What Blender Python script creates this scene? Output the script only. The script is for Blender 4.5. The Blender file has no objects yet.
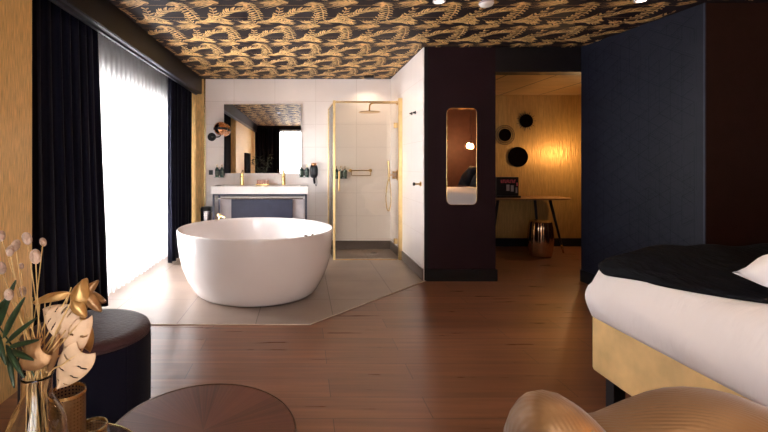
import bpy, bmesh, math, random
from mathutils import Vector, Matrix, Euler
PI = math.pi
random.seed(7)
scn = bpy.context.scene
COL = scn.collection
CX, CY, F, H = 303.0, 164.0, 437.0, 1.27      # principal point, focal length (px of 768x432), eye height

def P(px, py, d):                              # measured pixel + depth -> world point
    return Vector(((px-CX)/F*d, d, H-(py-CY)/F*d))

# ------------------------------------------------------------------ materials
def mat(name, col, rough=.5, metal=0., bump=None, vary=None, spec=.5, sheen=0., emit=None, coat=0., trans=0., ior=1.45, aniso=0.):
    """bump=(scale, strength, (sx,sy,sz)); vary=(scale, amount, (sx,sy,sz))"""
    m = bpy.data.materials.new(name); m.use_nodes = True
    nt = m.node_tree; b = nt.nodes['Principled BSDF']
    b.inputs['Base Color'].default_value = (*col, 1)
    b.inputs['Roughness'].default_value = rough
    b.inputs['Metallic'].default_value = metal
    b.inputs['Specular IOR Level'].default_value = spec
    b.inputs['IOR'].default_value = ior
    b.inputs['Coat Weight'].default_value = coat
    b.inputs['Transmission Weight'].default_value = trans
    b.inputs['Anisotropic'].default_value = aniso
    if sheen:
        b.inputs['Sheen Weight'].default_value = sheen
        b.inputs['Sheen Roughness'].default_value = .4
    if emit:
        b.inputs['Emission Color'].default_value = (*emit[0], 1); b.inputs['Emission Strength'].default_value = emit[1]
    tc = nt.nodes.new('ShaderNodeTexCoord')
    def noise(scale, s, det=4):
        mp = nt.nodes.new('ShaderNodeMapping'); mp.inputs['Scale'].default_value = s
        nt.links.new(tc.outputs['Object'], mp.inputs[0])
        n = nt.nodes.new('ShaderNodeTexNoise'); n.inputs['Scale'].default_value = scale; n.inputs['Detail'].default_value = det
        nt.links.new(mp.outputs[0], n.inputs['Vector']); return n
    if vary is None: vary = (9, .12, (1, 1, 1))
    n = noise(vary[0], vary[2]); r = nt.nodes.new('ShaderNodeMapRange')
    r.inputs['From Min'].default_value = .3; r.inputs['From Max'].default_value = .7
    r.inputs['To Min'].default_value = 1-vary[1]; r.inputs['To Max'].default_value = 1+vary[1]
    nt.links.new(n.outputs[0], r.inputs['Value'])
    mx = nt.nodes.new('ShaderNodeVectorMath'); mx.operation = 'SCALE'; mx.inputs[0].default_value = col
    nt.links.new(r.outputs[0], mx.inputs['Scale']); nt.links.new(mx.outputs[0], b.inputs['Base Color'])
    if bump:
        n2 = noise(bump[0], bump[2]); bp = nt.nodes.new('ShaderNodeBump')
        bp.inputs['Strength'].default_value = bump[1]; bp.inputs['Distance'].default_value = .01
        nt.links.new(n2.outputs[0], bp.inputs['Height']); nt.links.new(bp.outputs[0], b.inputs['Normal'])
    return m

def tile_mat(name, c1, c2, cm, w, h, mort, axes, off, rough, offset=0., grain=None, varfac=.1, coat=0., bumpd=.3, rvar=0):
    m = bpy.data.materials.new(name); m.use_nodes = True
    nt = m.node_tree; b = nt.nodes['Principled BSDF']; b.inputs['Roughness'].default_value = rough
    b.inputs['Coat Weight'].default_value = coat
    tc = nt.nodes.new('ShaderNodeTexCoord'); sp = nt.nodes.new('ShaderNodeSeparateXYZ'); cb = nt.nodes.new('ShaderNodeCombineXYZ')
    nt.links.new(tc.outputs['Object'], sp.inputs[0])
    for k in (0, 1):
        a = nt.nodes.new('ShaderNodeMath'); a.operation = 'ADD'; a.inputs[1].default_value = off[k]
        nt.links.new(sp.outputs[axes[k]], a.inputs[0]); nt.links.new(a.outputs[0], cb.inputs[k])
    br = nt.nodes.new('ShaderNodeTexBrick'); br.offset = offset; br.offset_frequency = 2; br.squash = 1
    br.inputs['Color1'].default_value = (*c1, 1); br.inputs['Color2'].default_value = (*c2, 1); br.inputs['Mortar'].default_value = (*cm, 1)
    br.inputs['Scale'].default_value = 1; br.inputs['Brick Width'].default_value = w; br.inputs['Row Height'].default_value = h
    br.inputs['Mortar Size'].default_value = mort; br.inputs['Mortar Smooth'].default_value = .1; br.inputs['Bias'].default_value = 0
    nt.links.new(cb.outputs[0], br.inputs['Vector'])
    mp = nt.nodes.new('ShaderNodeMapping'); mp.inputs['Scale'].default_value = grain or (2, 2, 2)
    nt.links.new(tc.outputs['Object'], mp.inputs[0])
    n = nt.nodes.new('ShaderNodeTexNoise'); n.inputs['Scale'].default_value = 1; n.inputs['Detail'].default_value = 6
    nt.links.new(mp.outputs[0], n.inputs['Vector'])
    r = nt.nodes.new('ShaderNodeMapRange'); r.inputs['From Min'].default_value = .3; r.inputs['From Max'].default_value = .7
    r.inputs['To Min'].default_value = 1-varfac; r.inputs['To Max'].default_value = 1+varfac
    nt.links.new(n.outputs[0], r.inputs['Value'])
    mx = nt.nodes.new('ShaderNodeVectorMath'); mx.operation = 'SCALE'
    nt.links.new(br.outputs['Color'], mx.inputs[0]); nt.links.new(r.outputs[0], mx.inputs['Scale'])
    nt.links.new(mx.outputs[0], b.inputs['Base Color'])
    if rvar:
        r2 = nt.nodes.new('ShaderNodeMapRange'); r2.inputs['From Min'].default_value = .3; r2.inputs['From Max'].default_value = .7
        r2.inputs['To Min'].default_value = rough-rvar; r2.inputs['To Max'].default_value = rough+rvar
        nt.links.new(n.outputs[0], r2.inputs['Value']); nt.links.new(r2.outputs[0], b.inputs['Roughness'])
    bp = nt.nodes.new('ShaderNodeBump'); bp.inputs['Strength'].default_value = bumpd; bp.inputs['Distance'].default_value = .002; bp.invert = True
    nt.links.new(br.outputs['Fac'], bp.inputs['Height']); nt.links.new(bp.outputs[0], b.inputs['Normal'])
    return m

WT = dict(rough=.16, varfac=.03, bumpd=.35)
M = {}
M['tile_back'] = tile_mat('white_wall_tile', (.90, .81, .77), (.92, .83, .79), (.74, .64, .59), .61, .342, .0028, 'XZ', (.42+6.1, .188+3.42-.342), **WT)
M['tile_side'] = tile_mat('white_side_tile', (.88, .80, .77), (.90, .82, .79), (.78, .68, .63), .61, .342, .0025, 'YZ', (.2, .188+3.42-.342), **WT)
M['tile_floor'] = tile_mat('taupe_floor_tile', (.295, .225, .185), (.315, .24, .20), (.12, .085, .068), .625, .64, .0035, 'XY', (-.25+6.25, -3.45+6.4), .34, varfac=.12, grain=(2.5, 2.5, 2))
M['wood_floor'] = tile_mat('walnut_plank_floor', (.235, .102, .056), (.172, .073, .040), (.042, .017, .009), 1.35, .2, .0018, 'XY', (6.1, 6.02), .30, offset=.37, grain=(1.5, 22, 1), varfac=.27, rvar=.03, bumpd=.4)
M['gold_wall'] = mat('gold_textile_wallpaper', (.80, .50, .19), .45, .25, bump=(60, .55, (3, 3, .35)), vary=(45, .28, (4, 4, .25)))
M['gold_hall'] = mat('gold_ribbed_wallpaper', (.50, .29, .095), .42, .45, bump=(14, .9, (3.2, 3.2, .55)), vary=(22, .16, (3, 3, .3)))
M['hall_ceiling'] = tile_mat('gold_hall_ceiling_panel', (.50, .31, .13), (.46, .28, .12), (.03, .015, .008), 3, .6, .012, 'YX', (.9, 2.96), .4, offset=0, grain=(3, 8, 1), varfac=.15)
M['plum'] = mat('plum_wall_paint', (.021, .0095, .0135), .55, bump=(120, .2, (1, 1, 1)), vary=(3, .1, (1, 1, 1)), spec=.12)
M['brown_wall'] = mat('dark_brown_wallpaper', (.030, .013, .010), .6, bump=(80, .2, (1, 1, 1)), spec=.15)
M['navy_wall'] = mat('navy_blue_wallpaper', (.0095, .0105, .0205), .40, bump=(140, .25, (1, 1, 1)), spec=.30)
M['navy_line'] = mat('wallpaper_line', (.0022, .0022, .0035), .4, spec=.15)
M['black_trim'] = mat('black_skirting', (.006, .006, .009), .45, spec=.3)
M['taupe_trim'] = mat('taupe_skirting_tile', (.13, .098, .085), .4)
M['beam'] = mat('black_beam_paint', (.007, .006, .009), .35, spec=.25)
M['ceil_dark'] = mat('ceiling_paper_ground', (.018, .010, .014), .6, spec=.25)
M['ceil_gold'] = mat('ceiling_paper_gold', (.80, .50, .19), .55, .0, vary=(16, .3, (1, 1, 1)))
M['ceil_gold2'] = mat('ceiling_paper_bronze', (.52, .29, .10), .55, .0, vary=(16, .3, (1, 1, 1)))
M['navy_velvet'] = mat('navy_velvet', (.0055, .006, .0145), .85, spec=.12, sheen=.04, vary=(12, .25, (1, 1, .1)))
M['white_gloss'] = mat('white_acrylic', (.83, .775, .77), .12, vary=(3, .02, (1, 1, 1)), coat=.4)
M['ceramic'] = mat('white_ceramic', (.82, .78, .76), .15, vary=(3, .02, (1, 1, 1)))
M['brass'] = mat('brushed_brass', (.83, .58, .25), .25, 1., vary=(30, .08, (1, 1, 8)))
M['pale_metal'] = mat('pale_metal_strip', (.75, .62, .50), .4, .3)
M['brass_light'] = mat('satin_pale_brass', (.78, .56, .26), .32, .95)
M['copper'] = mat('polished_copper', (.80, .40, .20), .12, 1.)
M['steel'] = mat('brushed_steel', (.62, .60, .60), .22, 1.)
M['gunmetal'] = mat('dark_blue_steel', (.055, .058, .085), .35, .4)
M['navy_panel'] = mat('navy_lacquer_panel', (.035, .040, .075), .45)
M['grey_panel'] = mat('pale_grey_panel', (.42, .37, .38), .4)
M['black_plastic'] = mat('black_plastic', (.012, .011, .013), .3)
M['black_metal'] = mat('black_metal', (.015, .014, .016), .35, .5)
M['green_bottle'] = mat('dark_green_bottle', (.012, .045, .034), .15, coat=.5)
M['label_paper'] = mat('bottle_label', (.10, .14, .11), .6)
M['soap'] = mat('pink_guest_soap', (.75, .45, .36), .5)
M['duvet'] = mat('white_cotton_duvet', (.88, .83, .85), .7, bump=(3.2, 1.0, (.7, 3.4, 1)), vary=(5, .02, (1, 1, 1)), sheen=.1)
M['pillow'] = mat('white_cotton_pillow', (.88, .83, .84), .75, bump=(6, .9, (1, 1, 1)), vary=(5, .02, (1, 1, 1)))
M['fur'] = mat('black_plush_throw', (.0025, .0025, .0045), .6, spec=.10, bump=(30, 1.0, (1.6, .35, 1)), vary=(20, .5, (1, 1, 1)))
M['black_cloth'] = mat('black_velvet_cushion', (.006, .006, .010), .7, spec=.1, bump=(20, .6, (1, 1, 1)))
M['gold_fabric'] = mat('gold_upholstery', (.84, .57, .25), .55, .1, bump=(7, .6, (1, 1, 1)), vary=(7, .14, (1, 1, 1)), sheen=.2)
M['walnut_top'] = None
M['leather'] = mat('aubergine_leather', (.055, .027, .032), .5, spec=.22, bump=(60, .35, (1, 1, 1)))
M['rim'] = mat('dark_bronze_edge', (.20, .13, .10), .3, .8)
M['table_wood'] = mat('brown_oak', (.26, .13, .055), .4, vary=(5, .25, (1, 10, 10)))
M['dark_glass'] = mat('smoked_table_glass', (.05, .03, .035), .08, coat=.5)
M['straw'] = mat('dried_straw', (.52, .33, .13), .7)
M['tail'] = mat('bunny_tail_fluff', (.40, .27, .20), .95, sheen=.2, bump=(90, 1.0, (1, 1, 1)))
M['gold_leaf'] = mat('gold_painted_leaf', (.42, .24, .085), .36, .6, bump=(25, .6, (1, 1, 1)), vary=(15, .35, (1, 1, 1)))
M['bronze_leaf'] = mat('bronze_painted_leaf', (.26, .135, .055), .4, .45, bump=(25, .6, (1, 1, 1)), vary=(15, .35, (1, 1, 1)))
M['beige_leaf'] = mat('dried_beige_leaf', (.50, .33, .20), .6, bump=(25, .5, (1, 1, 1)), vary=(15, .2, (1, 1, 1)))
M['green_leaf'] = mat('green_palm_leaf', (.011, .028, .009), .45, vary=(12, .4, (1, 1, 1)))
M['pink_print'] = mat('pink_red_print', (.65, .10, .13), .5)
M['grey_print'] = mat('grey_print', (.30, .26, .26), .5)
M['bulb'] = mat('glowing_bulb', (1, .6, .3), .4, emit=((1, .50, .18), 28))
M['spot_lens'] = mat('glowing_spot_lens', (1, .9, .8), .4, emit=((1, .86, .68), 10))
M['frame_white'] = mat('white_window_frame', (.6, .6, .6), .4)
M['tv'] = mat('black_screen', (.008, .008, .009), .12)
M['mirror'] = mat('mirror_silver', (.86, .84, .83), .01, 1., vary=(3, 0, (1, 1, 1)))
M['dark_mirror'] = mat('smoked_mirror', (.13, .12, .13), .04, 1., vary=(3, 0, (1, 1, 1)))
M['leg_black'] = mat('black_wood_leg', (.010, .010, .014), .4)
M['glass'] = mat('clear_glass', (.97, .97, .97), .0, trans=1., vary=(3, 0, (1, 1, 1)))

def pane_mat(name, refl, rough, tint):
    m = bpy.data.materials.new(name); m.use_nodes = True; nt = m.node_tree; nt.nodes.clear()
    o = nt.nodes.new('ShaderNodeOutputMaterial'); t = nt.nodes.new('ShaderNodeBsdfTransparent'); g = nt.nodes.new('ShaderNodeBsdfGlossy')
    mx = nt.nodes.new('ShaderNodeMixShader'); fr = nt.nodes.new('ShaderNodeFresnel'); fr.inputs[0].default_value = refl
    t.inputs[0].default_value = (*tint, 1); g.inputs['Roughness'].default_value = rough
    nt.links.new(fr.outputs[0], mx.inputs[0]); nt.links.new(t.outputs[0], mx.inputs[1]); nt.links.new(g.outputs[0], mx.inputs[2])
    nt.links.new(mx.outputs[0], o.inputs[0]); return m
M['pane'] = pane_mat('shower_glass', 1.45, .0, (.965, .95, .915))
M['win_pane'] = pane_mat('window_glass', 1.3, .0, (.98, .99, 1))

def sheer_mat():
    m = bpy.data.materials.new('sheer_voile'); m.use_nodes = True; nt = m.node_tree; nt.nodes.clear()
    o = nt.nodes.new('ShaderNodeOutputMaterial'); t = nt.nodes.new('ShaderNodeBsdfTransparent')
    d = nt.nodes.new('ShaderNodeBsdfDiffuse'); tr = nt.nodes.new('ShaderNodeBsdfTranslucent')
    d.inputs[0].default_value = tr.inputs[0].default_value = (.86, .85, .85, 1)
    m1 = nt.nodes.new('ShaderNodeMixShader'); m1.inputs[0].default_value = .6
    m2 = nt.nodes.new('ShaderNodeMixShader')
    tc = nt.nodes.new('ShaderNodeTexCoord'); n = nt.nodes.new('ShaderNodeTexNoise'); n.inputs['Scale'].default_value = 6
    nt.links.new(tc.outputs['Object'], n.inputs['Vector'])
    r = nt.nodes.new('ShaderNodeMapRange'); r.inputs['To Min'].default_value = .55; r.inputs['To Max'].default_value = .65
    nt.links.new(n.outputs[0], r.inputs['Value']); nt.links.new(r.outputs[0], m2.inputs[0])
    nt.links.new(d.outputs[0], m1.inputs[1]); nt.links.new(tr.outputs[0], m1.inputs[2])
    nt.links.new(t.outputs[0], m2.inputs[1]); nt.links.new(m1.outputs[0], m2.inputs[2]); nt.links.new(m2.outputs[0], o.inputs[0])
    return m
M['sheer'] = sheer_mat()
M['sheer_dense'] = sheer_mat()
for _n in M['sheer_dense'].node_tree.nodes:
    if _n.type == 'MAP_RANGE': _n.inputs['To Min'].default_value = .80; _n.inputs['To Max'].default_value = .88

def starburst_mat():
    m = bpy.data.materials.new('starburst_walnut_veneer'); m.use_nodes = True; nt = m.node_tree; b = nt.nodes['Principled BSDF']
    b.inputs['Roughness'].default_value = .36
    N = lambda t: nt.nodes.new(t)
    tc = N('ShaderNodeTexCoord'); s = N('ShaderNodeSeparateXYZ'); nt.links.new(tc.outputs['Object'], s.inputs[0])
    a = N('ShaderNodeMath'); a.operation = 'ARCTAN2'; nt.links.new(s.outputs[1], a.inputs[0]); nt.links.new(s.outputs[0], a.inputs[1])
    k = N('ShaderNodeMath'); k.operation = 'MULTIPLY'; k.inputs[1].default_value = 16/(2*PI); nt.links.new(a.outputs[0], k.inputs[0])
    f = N('ShaderNodeMath'); f.operation = 'FLOOR'; nt.links.new(k.outputs[0], f.inputs[0])
    w = N('ShaderNodeTexWhiteNoise'); w.noise_dimensions = '1D'; nt.links.new(f.outputs[0], w.inputs['W'])
    fr = N('ShaderNodeMath'); fr.operation = 'MULTIPLY'; fr.inputs[1].default_value = 22; nt.links.new(k.outputs[0], fr.inputs[0])
    ln = N('ShaderNodeVectorMath'); ln.operation = 'LENGTH'; nt.links.new(tc.outputs['Object'], ln.inputs[0])
    cb = N('ShaderNodeCombineXYZ'); nt.links.new(fr.outputs[0], cb.inputs[0]); nt.links.new(ln.outputs['Value'], cb.inputs[1])
    n = N('ShaderNodeTexNoise'); n.inputs['Scale'].default_value = .6; n.inputs['Detail'].default_value = 5; nt.links.new(cb.outputs[0], n.inputs['Vector'])
    ad = N('ShaderNodeMath'); ad.operation = 'ADD'; nt.links.new(n.outputs[0], ad.inputs[0])
    hm = N('ShaderNodeMath'); hm.operation = 'MULTIPLY'; hm.inputs[1].default_value = .32; nt.links.new(w.outputs['Value'], hm.inputs[0]); nt.links.new(hm.outputs[0], ad.inputs[1])
    cr = N('ShaderNodeValToRGB'); cr.color_ramp.elements[0].position = .3; cr.color_ramp.elements[0].color = (.060, .018, .013, 1)
    cr.color_ramp.elements[1].position = 1; cr.color_ramp.elements[1].color = (.150, .048, .034, 1)
    nt.links.new(ad.outputs[0], cr.inputs[0]); nt.links.new(cr.outputs[0], b.inputs['Base Color']); return m
M['walnut_top'] = starburst_mat()

def perf_mat():
    m = bpy.data.materials.new('perforated_brass'); m.use_nodes = True; nt = m.node_tree; b = nt.nodes['Principled BSDF']
    b.inputs['Base Color'].default_value = (.36, .22, .10, 1); b.inputs['Metallic'].default_value = .9; b.inputs['Roughness'].default_value = .38
    tc = nt.nodes.new('ShaderNodeTexCoord'); v = nt.nodes.new('ShaderNodeVectorMath'); v.operation = 'FRACTION'; nt.links.new(tc.outputs['UV'], v.inputs[0])
    sb = nt.nodes.new('ShaderNodeVectorMath'); sb.operation = 'SUBTRACT'; sb.inputs[1].default_value = (.5, .5, 0); nt.links.new(v.outputs[0], sb.inputs[0])
    l = nt.nodes.new('ShaderNodeVectorMath'); l.operation = 'LENGTH'; nt.links.new(sb.outputs[0], l.inputs[0])
    g = nt.nodes.new('ShaderNodeMath'); g.operation = 'GREATER_THAN'; g.inputs[1].default_value = .26; nt.links.new(l.outputs['Value'], g.inputs[0])
    nt.links.new(g.outputs[0], b.inputs['Alpha']); return m
M['perf'] = perf_mat()

def fabric_ribs():
    m = M_rib = mat('gold_ribbed_satin', (.27, .14, .056), .47, .4, vary=(6, .08, (1, 1, 1)), sheen=.3)
    nt = m.node_tree; b = nt.nodes['Principled BSDF']
    tc = nt.nodes.new('ShaderNodeTexCoord'); w = nt.nodes.new('ShaderNodeTexWave'); w.inputs['Scale'].default_value = 1.0
    w.bands_direction = 'X'; nt.links.new(tc.outputs['UV'], w.inputs['Vector'])
    bp = nt.nodes.new('ShaderNodeBump'); bp.inputs['Strength'].default_value = .14; bp.inputs['Distance'].default_value = .003
    nt.links.new(w.outputs['Fac'], bp.inputs['Height']); nt.links.new(bp.outputs[0], b.inputs['Normal']); return m
M['rib'] = fabric_ribs()

# ------------------------------------------------------------------ mesh helpers
def link(name, bm, m, parent=None, loc=(0, 0, 0), rot=(0, 0, 0), smooth=False, bevel=0, sub=0, mats=None):
    me = bpy.data.meshes.new(name); bm.normal_update(); bm.to_mesh(me); bm.free()
    for x in (mats or [m]): me.materials.append(M[x] if isinstance(x, str) else x)
    o = bpy.data.objects.new(name, me); COL.objects.link(o)
    o.location = loc; o.rotation_euler = rot
    if parent: o.parent = parent
    if smooth:
        for p in me.polygons: p.use_smooth = True
    if bevel:
        b = o.modifiers.new('bevel', 'BEVEL'); b.width = bevel; b.segments = 2; b.limit_method = 'ANGLE'
    if sub:
        s = o.modifiers.new('sub', 'SUBSURF'); s.levels = sub; s.render_levels = sub
    return o
def B(): return bmesh.new()
def box(bm, x0, x1, y0, y1, z0, z1, mi=0):
    v = [bm.verts.new((x, y, z)) for x in (x0, x1) for y in (y0, y1) for z in (z0, z1)]
    for f in ((0, 1, 3, 2), (4, 6, 7, 5), (0, 4, 5, 1), (2, 3, 7, 6), (0, 2, 6, 4), (1, 5, 7, 3)):
        fc = bm.faces.new([v[i] for i in f]); fc.material_index = mi
    return bm
def prism(bm, pts, z0, z1):
    a = [bm.verts.new((x, y, z0)) for x, y in pts]; b = [bm.verts.new((x, y, z1)) for x, y in pts]
    n = len(pts)
    bm.faces.new(b); bm.faces.new(a[::-1])
    for i in range(n): bm.faces.new((a[i], a[(i+1) % n], b[(i+1) % n], b[i]))
    bmesh.ops.recalc_face_normals(bm, faces=bm.faces); return bm
def lathe(bm, prof, n=48, cx=0, cy=0, close=False, uvs=None):
    rings = []
    for r, z in prof:
        if r < 1e-6: rings.append([bm.verts.new((cx, cy, z))])
        else: rings.append([bm.verts.new((cx+r*math.cos(2*PI*k/n), cy+r*math.sin(2*PI*k/n), z)) for k in range(n)])
    if close: rings.append(rings[0])
    for a, b in zip(rings, rings[1:]):
        if len(a) == 1 and len(b) == 1: continue
        for k in range(n):
            k2 = (k+1) % n
            if len(a) == 1: bm.faces.new((a[0], b[k2], b[k]))
            elif len(b) == 1: bm.faces.new((a[k], a[k2], b[0]))
            else: bm.faces.new((a[k], a[k2], b[k2], b[k]))
    bmesh.ops.recalc_face_normals(bm, faces=bm.faces); return bm
def tube(bm, pts, r, n=8, cap=True, r1=None):
    pts = [Vector(p) for p in pts]; rings = []; m = len(pts)
    up = None
    for i, p in enumerate(pts):
        d = (pts[min(i+1, m-1)]-pts[max(i-1, 0)]).normalized()
        if up is None:
            up = Vector((0, 0, 1)) if abs(d.z) < .9 else Vector((1, 0, 0))
        a = d.cross(up).normalized(); b = d.cross(a).normalized(); up = -b if False else up
        up = (a.cross(d)).normalized()
        rr = r if r1 is None else r+(r1-r)*i/(m-1)
        rings.append([bm.verts.new(p+rr*(math.cos(2*PI*k/n)*a+math.sin(2*PI*k/n)*b)) for k in range(n)])
    for A, C in zip(rings, rings[1:]):
        for k in range(n): bm.faces.new((A[k], A[(k+1) % n], C[(k+1) % n], C[k]))
    if cap: bm.faces.new(rings[0]); bm.faces.new(rings[-1][::-1])
    bmesh.ops.recalc_face_normals(bm, faces=bm.faces); return bm
def curve_pts(pts, n=10):                      # Catmull-Rom
    pts = [Vector(p) for p in pts]; q = [2*pts[0]-pts[1]]+pts+[2*pts[-1]-pts[-2]]; out = []
    for i in range(1, len(q)-2):
        for k in range(n):
            t = k/n
            out.append(.5*((2*q[i])+(-q[i-1]+q[i+1])*t+(2*q[i-1]-5*q[i]+4*q[i+1]-q[i+2])*t*t+(-q[i-1]+3*q[i]-3*q[i+1]+q[i+2])*t**3))
    out.append(pts[-1]); return out
def rbox(bm, cx, cy, cz, sx, sy, sz, e=.35, n=20, m=14):    # superellipsoid (soft box), half sizes
    def c(w, p): x = math.cos(w); return math.copysign(abs(x)**p, x)
    def s(w, p): x = math.sin(w); return math.copysign(abs(x)**p, x)
    rings = []
    for j in range(m+1):
        v = -PI/2+PI*j/m
        if j in (0, m): rings.append([bm.verts.new((cx, cy, cz+sz*s(v, e)))]); continue
        rings.append([bm.verts.new((cx+sx*c(v, e)*c(2*PI*k/n, e), cy+sy*c(v, e)*s(2*PI*k/n, e), cz+sz*s(v, e))) for k in range(n)])
    for a, b in zip(rings, rings[1:]):
        for k in range(n):
            k2 = (k+1) % n
            if len(a) == 1: bm.faces.new((a[0], b[k2], b[k]))
            elif len(b) == 1: bm.faces.new((a[k], a[k2], b[0]))
            else: bm.faces.new((a[k], a[k2], b[k2], b[k]))
    bmesh.ops.recalc_face_normals(bm, faces=bm.faces); return bm
def thing(name, label, cat, loc=(0, 0, 0), rotz=0, group=None):
    o = bpy.data.objects.new(name, None); COL.objects.link(o); o.location = loc; o.rotation_euler = (0, 0, rotz)
    o['label'] = label; o['category'] = cat
    if group: o['group'] = group
    return o
def tag(o, label, cat, group=None, kind=None):
    o['label'] = label; o['category'] = cat
    if group: o['group'] = group
    if kind: o['kind'] = kind
    return o
def struct(name, bm, m, label, cat, **kw):
    o = link(name, bm, m, **kw); o['kind'] = 'structure'; o['label'] = label; o['category'] = cat; return o
def dup(root, loc, rotz, label, group=None):
    r = root.copy(); COL.objects.link(r); r.location = loc; r.rotation_euler = (0, 0, rotz); r['label'] = label
    if group: r['group'] = group
    for ch in list(root.children):
        c = ch.copy(); COL.objects.link(c); c.parent = r
        for g in list(ch.children):
            d = g.copy(); COL.objects.link(d); d.parent = c
    return r

# ------------------------------------------------------------------ setting
ZC = 2.54; YB = 6.53; YP = 4.744; YR = -1.6
EDGE = [(-2.2, 3.45), (.055, 3.45), (1.32, YP)]
struct('floor', prism(B(), [(-2.2, YR), (5.4, YR), (5.4, 7), (1.33, 7), (1.33, YP), (.055, 3.45), (-2.2, 3.45)], -.06, 0), 'wood_floor', 'dark walnut plank floor of the bedroom and hall', 'floor')
struct('floor_tiled', prism(B(), [(-2.2, 3.45), (.055, 3.45), (1.33, YP), (1.33, 6.7), (-2.2, 6.7)], -.06, .004), 'tile_floor', 'taupe tiled floor of the open bathroom', 'floor')
bm = B(); tube(bm, [(-2.0, 3.447, .004), (.055, 3.447, .004)], .004, 6); tube(bm, [(.055, 3.447, .004), (1.325, YP-.006, .004)], .004, 6)
struct('trim_1', bm, 'pale_metal', 'thin pale metal strip between tiles and planks', 'trim')

# ceiling with its printed palm paper
def ceiling():
    bm = B(); box(bm, -2.2, 5.3, YR, 6.7, ZC, ZC+.1)
    W, L = .55, .585
    rnd = random.Random(3)
    def tri(pts, mi):
        z = ZC-.0008-.0004*rnd.random()
        vs = [bm.verts.new((x, y, z)) for x, y in pts]
        f = bm.faces.new(vs[::-1]); f.normal_update()
        if f.normal.z > 0: f.normal_flip()
        f.material_index = mi
    def stroke(x, y, dx, dy, w, mi, bend=0):
        l = math.hypot(dx, dy); nx, ny = -dy/l, dx/l
        mxp = (x+dx*.5+nx*bend, y+dy*.5+ny*bend)
        tri([(x-nx*w*.3, y-ny*w*.3), (x+nx*w*.3, y+ny*w*.3), (mxp[0]+nx*w*.5, mxp[1]+ny*w*.5), (x+dx, y+dy), (mxp[0]-nx*w*.5, mxp[1]-ny*w*.5)], mi)
    def conv(p): return (p[0]/335*W, (p[1]-20)/105*L)
    def frond(path, bl, n, sides, ang, w, mi, taper=True):
        c = curve_pts([(*conv(p), 0) for p in path], 8); m = len(c)
        for i in range(n):
            t = i/(n-1)*(m-1); k = min(int(t), m-2); p = c[k].lerp(c[k+1], t-k); d = (c[k+1]-c[k]).normalized()
            b = bl*(.45+.55*math.sin(PI*min(1, .15+.85*i/n))) if taper else bl
            for s in sides:
                a = ang*s+rnd.uniform(-.12, .12); dx = d.x*math.cos(a)-d.y*math.sin(a); dy = d.x*math.sin(a)+d.y*math.cos(a)
                out.append((p.x, p.y, dx*b*rnd.uniform(.8, 1.15), dy*b*rnd.uniform(.8, 1.15), w, mi if rnd.random() < .75 else 3-mi, b*.08*s))
        for a, b2 in zip(c, c[1:]): out.append((a.x, a.y, b2.x-a.x, b2.y-a.y, .007, mi, 0))
    out = []
    def lf(path, bl, n, sides, ang, w, mi): frond(path, bl, n, sides, ang, w, mi)
    lf([(196, 34), (230, 24), (266, 32), (290, 58), (300, 92)], 0.121, 15, (1,), 0.95, 0.0194, 1)        # the curled frond
    lf([(230, 24), (270, 34), (296, 62), (303, 98)], 0.060, 11, (-1,), 0.70, 0.0173, 1)
    lf([(262, 120), (256, 96), (264, 72)], 0.064, 6, (1, -1), 0.65, 0.0158, 1)
    lf([(98, 84), (138, 66), (178, 56), (236, 52)], 0.100, 12, (1, -1), 0.60, 0.0180, 1)                 # feather pointing right
    lf([(-4, 108), (35, 98), (60, 82), (76, 52)], 0.091, 9, (1, -1), 0.60, 0.0216, 1)                     # bird-like tuft
    lf([(60, 80), (88, 96), (118, 104)], 0.076, 6, (1, -1), 0.60, 0.0187, 1)
    lf([(-60, 112), (10, 106), (70, 108), (128, 116)], .095, 17, (1, -1), .5, .0125, 1)
    lf([(120, 28), (60, 22), (10, 30)], 0.083, 9, (1, -1), 0.60, 0.0173, 2)
    for k in range(17):                        # broad fan
        x0, y0 = conv((286+rnd.uniform(-6, 6), 128)); a = PI+rnd.uniform(-.75, .75); l = rnd.uniform(.14, .33)
        out.append((x0, y0, math.cos(a)*l, math.sin(a)*l*1.15, .010, 1 if k % 3 else 2, rnd.uniform(-.01, .01)))
    for k in range(11):
        x0, y0 = conv((212, 116)); a = -PI/2+(k-5)*.2; l = rnd.uniform(.06, .10)
        out.append((x0, y0, math.cos(a)*l, math.sin(a)*l, 0.011, 1, 0))
    for k in range(9):
        x0, y0 = conv((300+rnd.uniform(-30, 30), 112+rnd.uniform(-6, 6))); out.append((x0, y0, rnd.uniform(.05, .1), rnd.uniform(-.02, .03), .011, 2, 0))
    for r in range(-1, 15):
        for c in range(-3, 11):
            ox = -.427-.44+c*W-(r % 2)*W/2; oy = 3.69-.28+(r-8)*L
            for (x, y, dx, dy, w, mi, bd) in out:
                X, Y = ox+x, oy+y; X2, Y2 = X+dx, Y+dy
                if min(X, X2) < -1.50 or max(X, X2) > 4.1 or min(Y, Y2) < YR+.01 or max(Y, Y2) > YB-.01: continue
                if max(Y, Y2) > YP+.02 and max(X, X2) > 1.31: continue
                if max(Y, Y2) > 3.42 and max(X, X2) > 3.1: continue
                stroke(X, Y, dx, dy, w, mi, bd)
    for r in range(0, 28):                     # the thin drawn lines
        y = YR+.12+r*L/2
        tri([(-1.5, y), (1.3 if y > YP else 3.0, y), (1.3 if y > YP else 3.0, y+.004), (-1.5, y+.004)], 2)
    return bm
struct('ceiling', ceiling(), None, 'ceiling papered with gold palm fronds on black', 'ceiling', mats=['ceil_dark', 'ceil_gold', 'ceil_gold2'])

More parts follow.
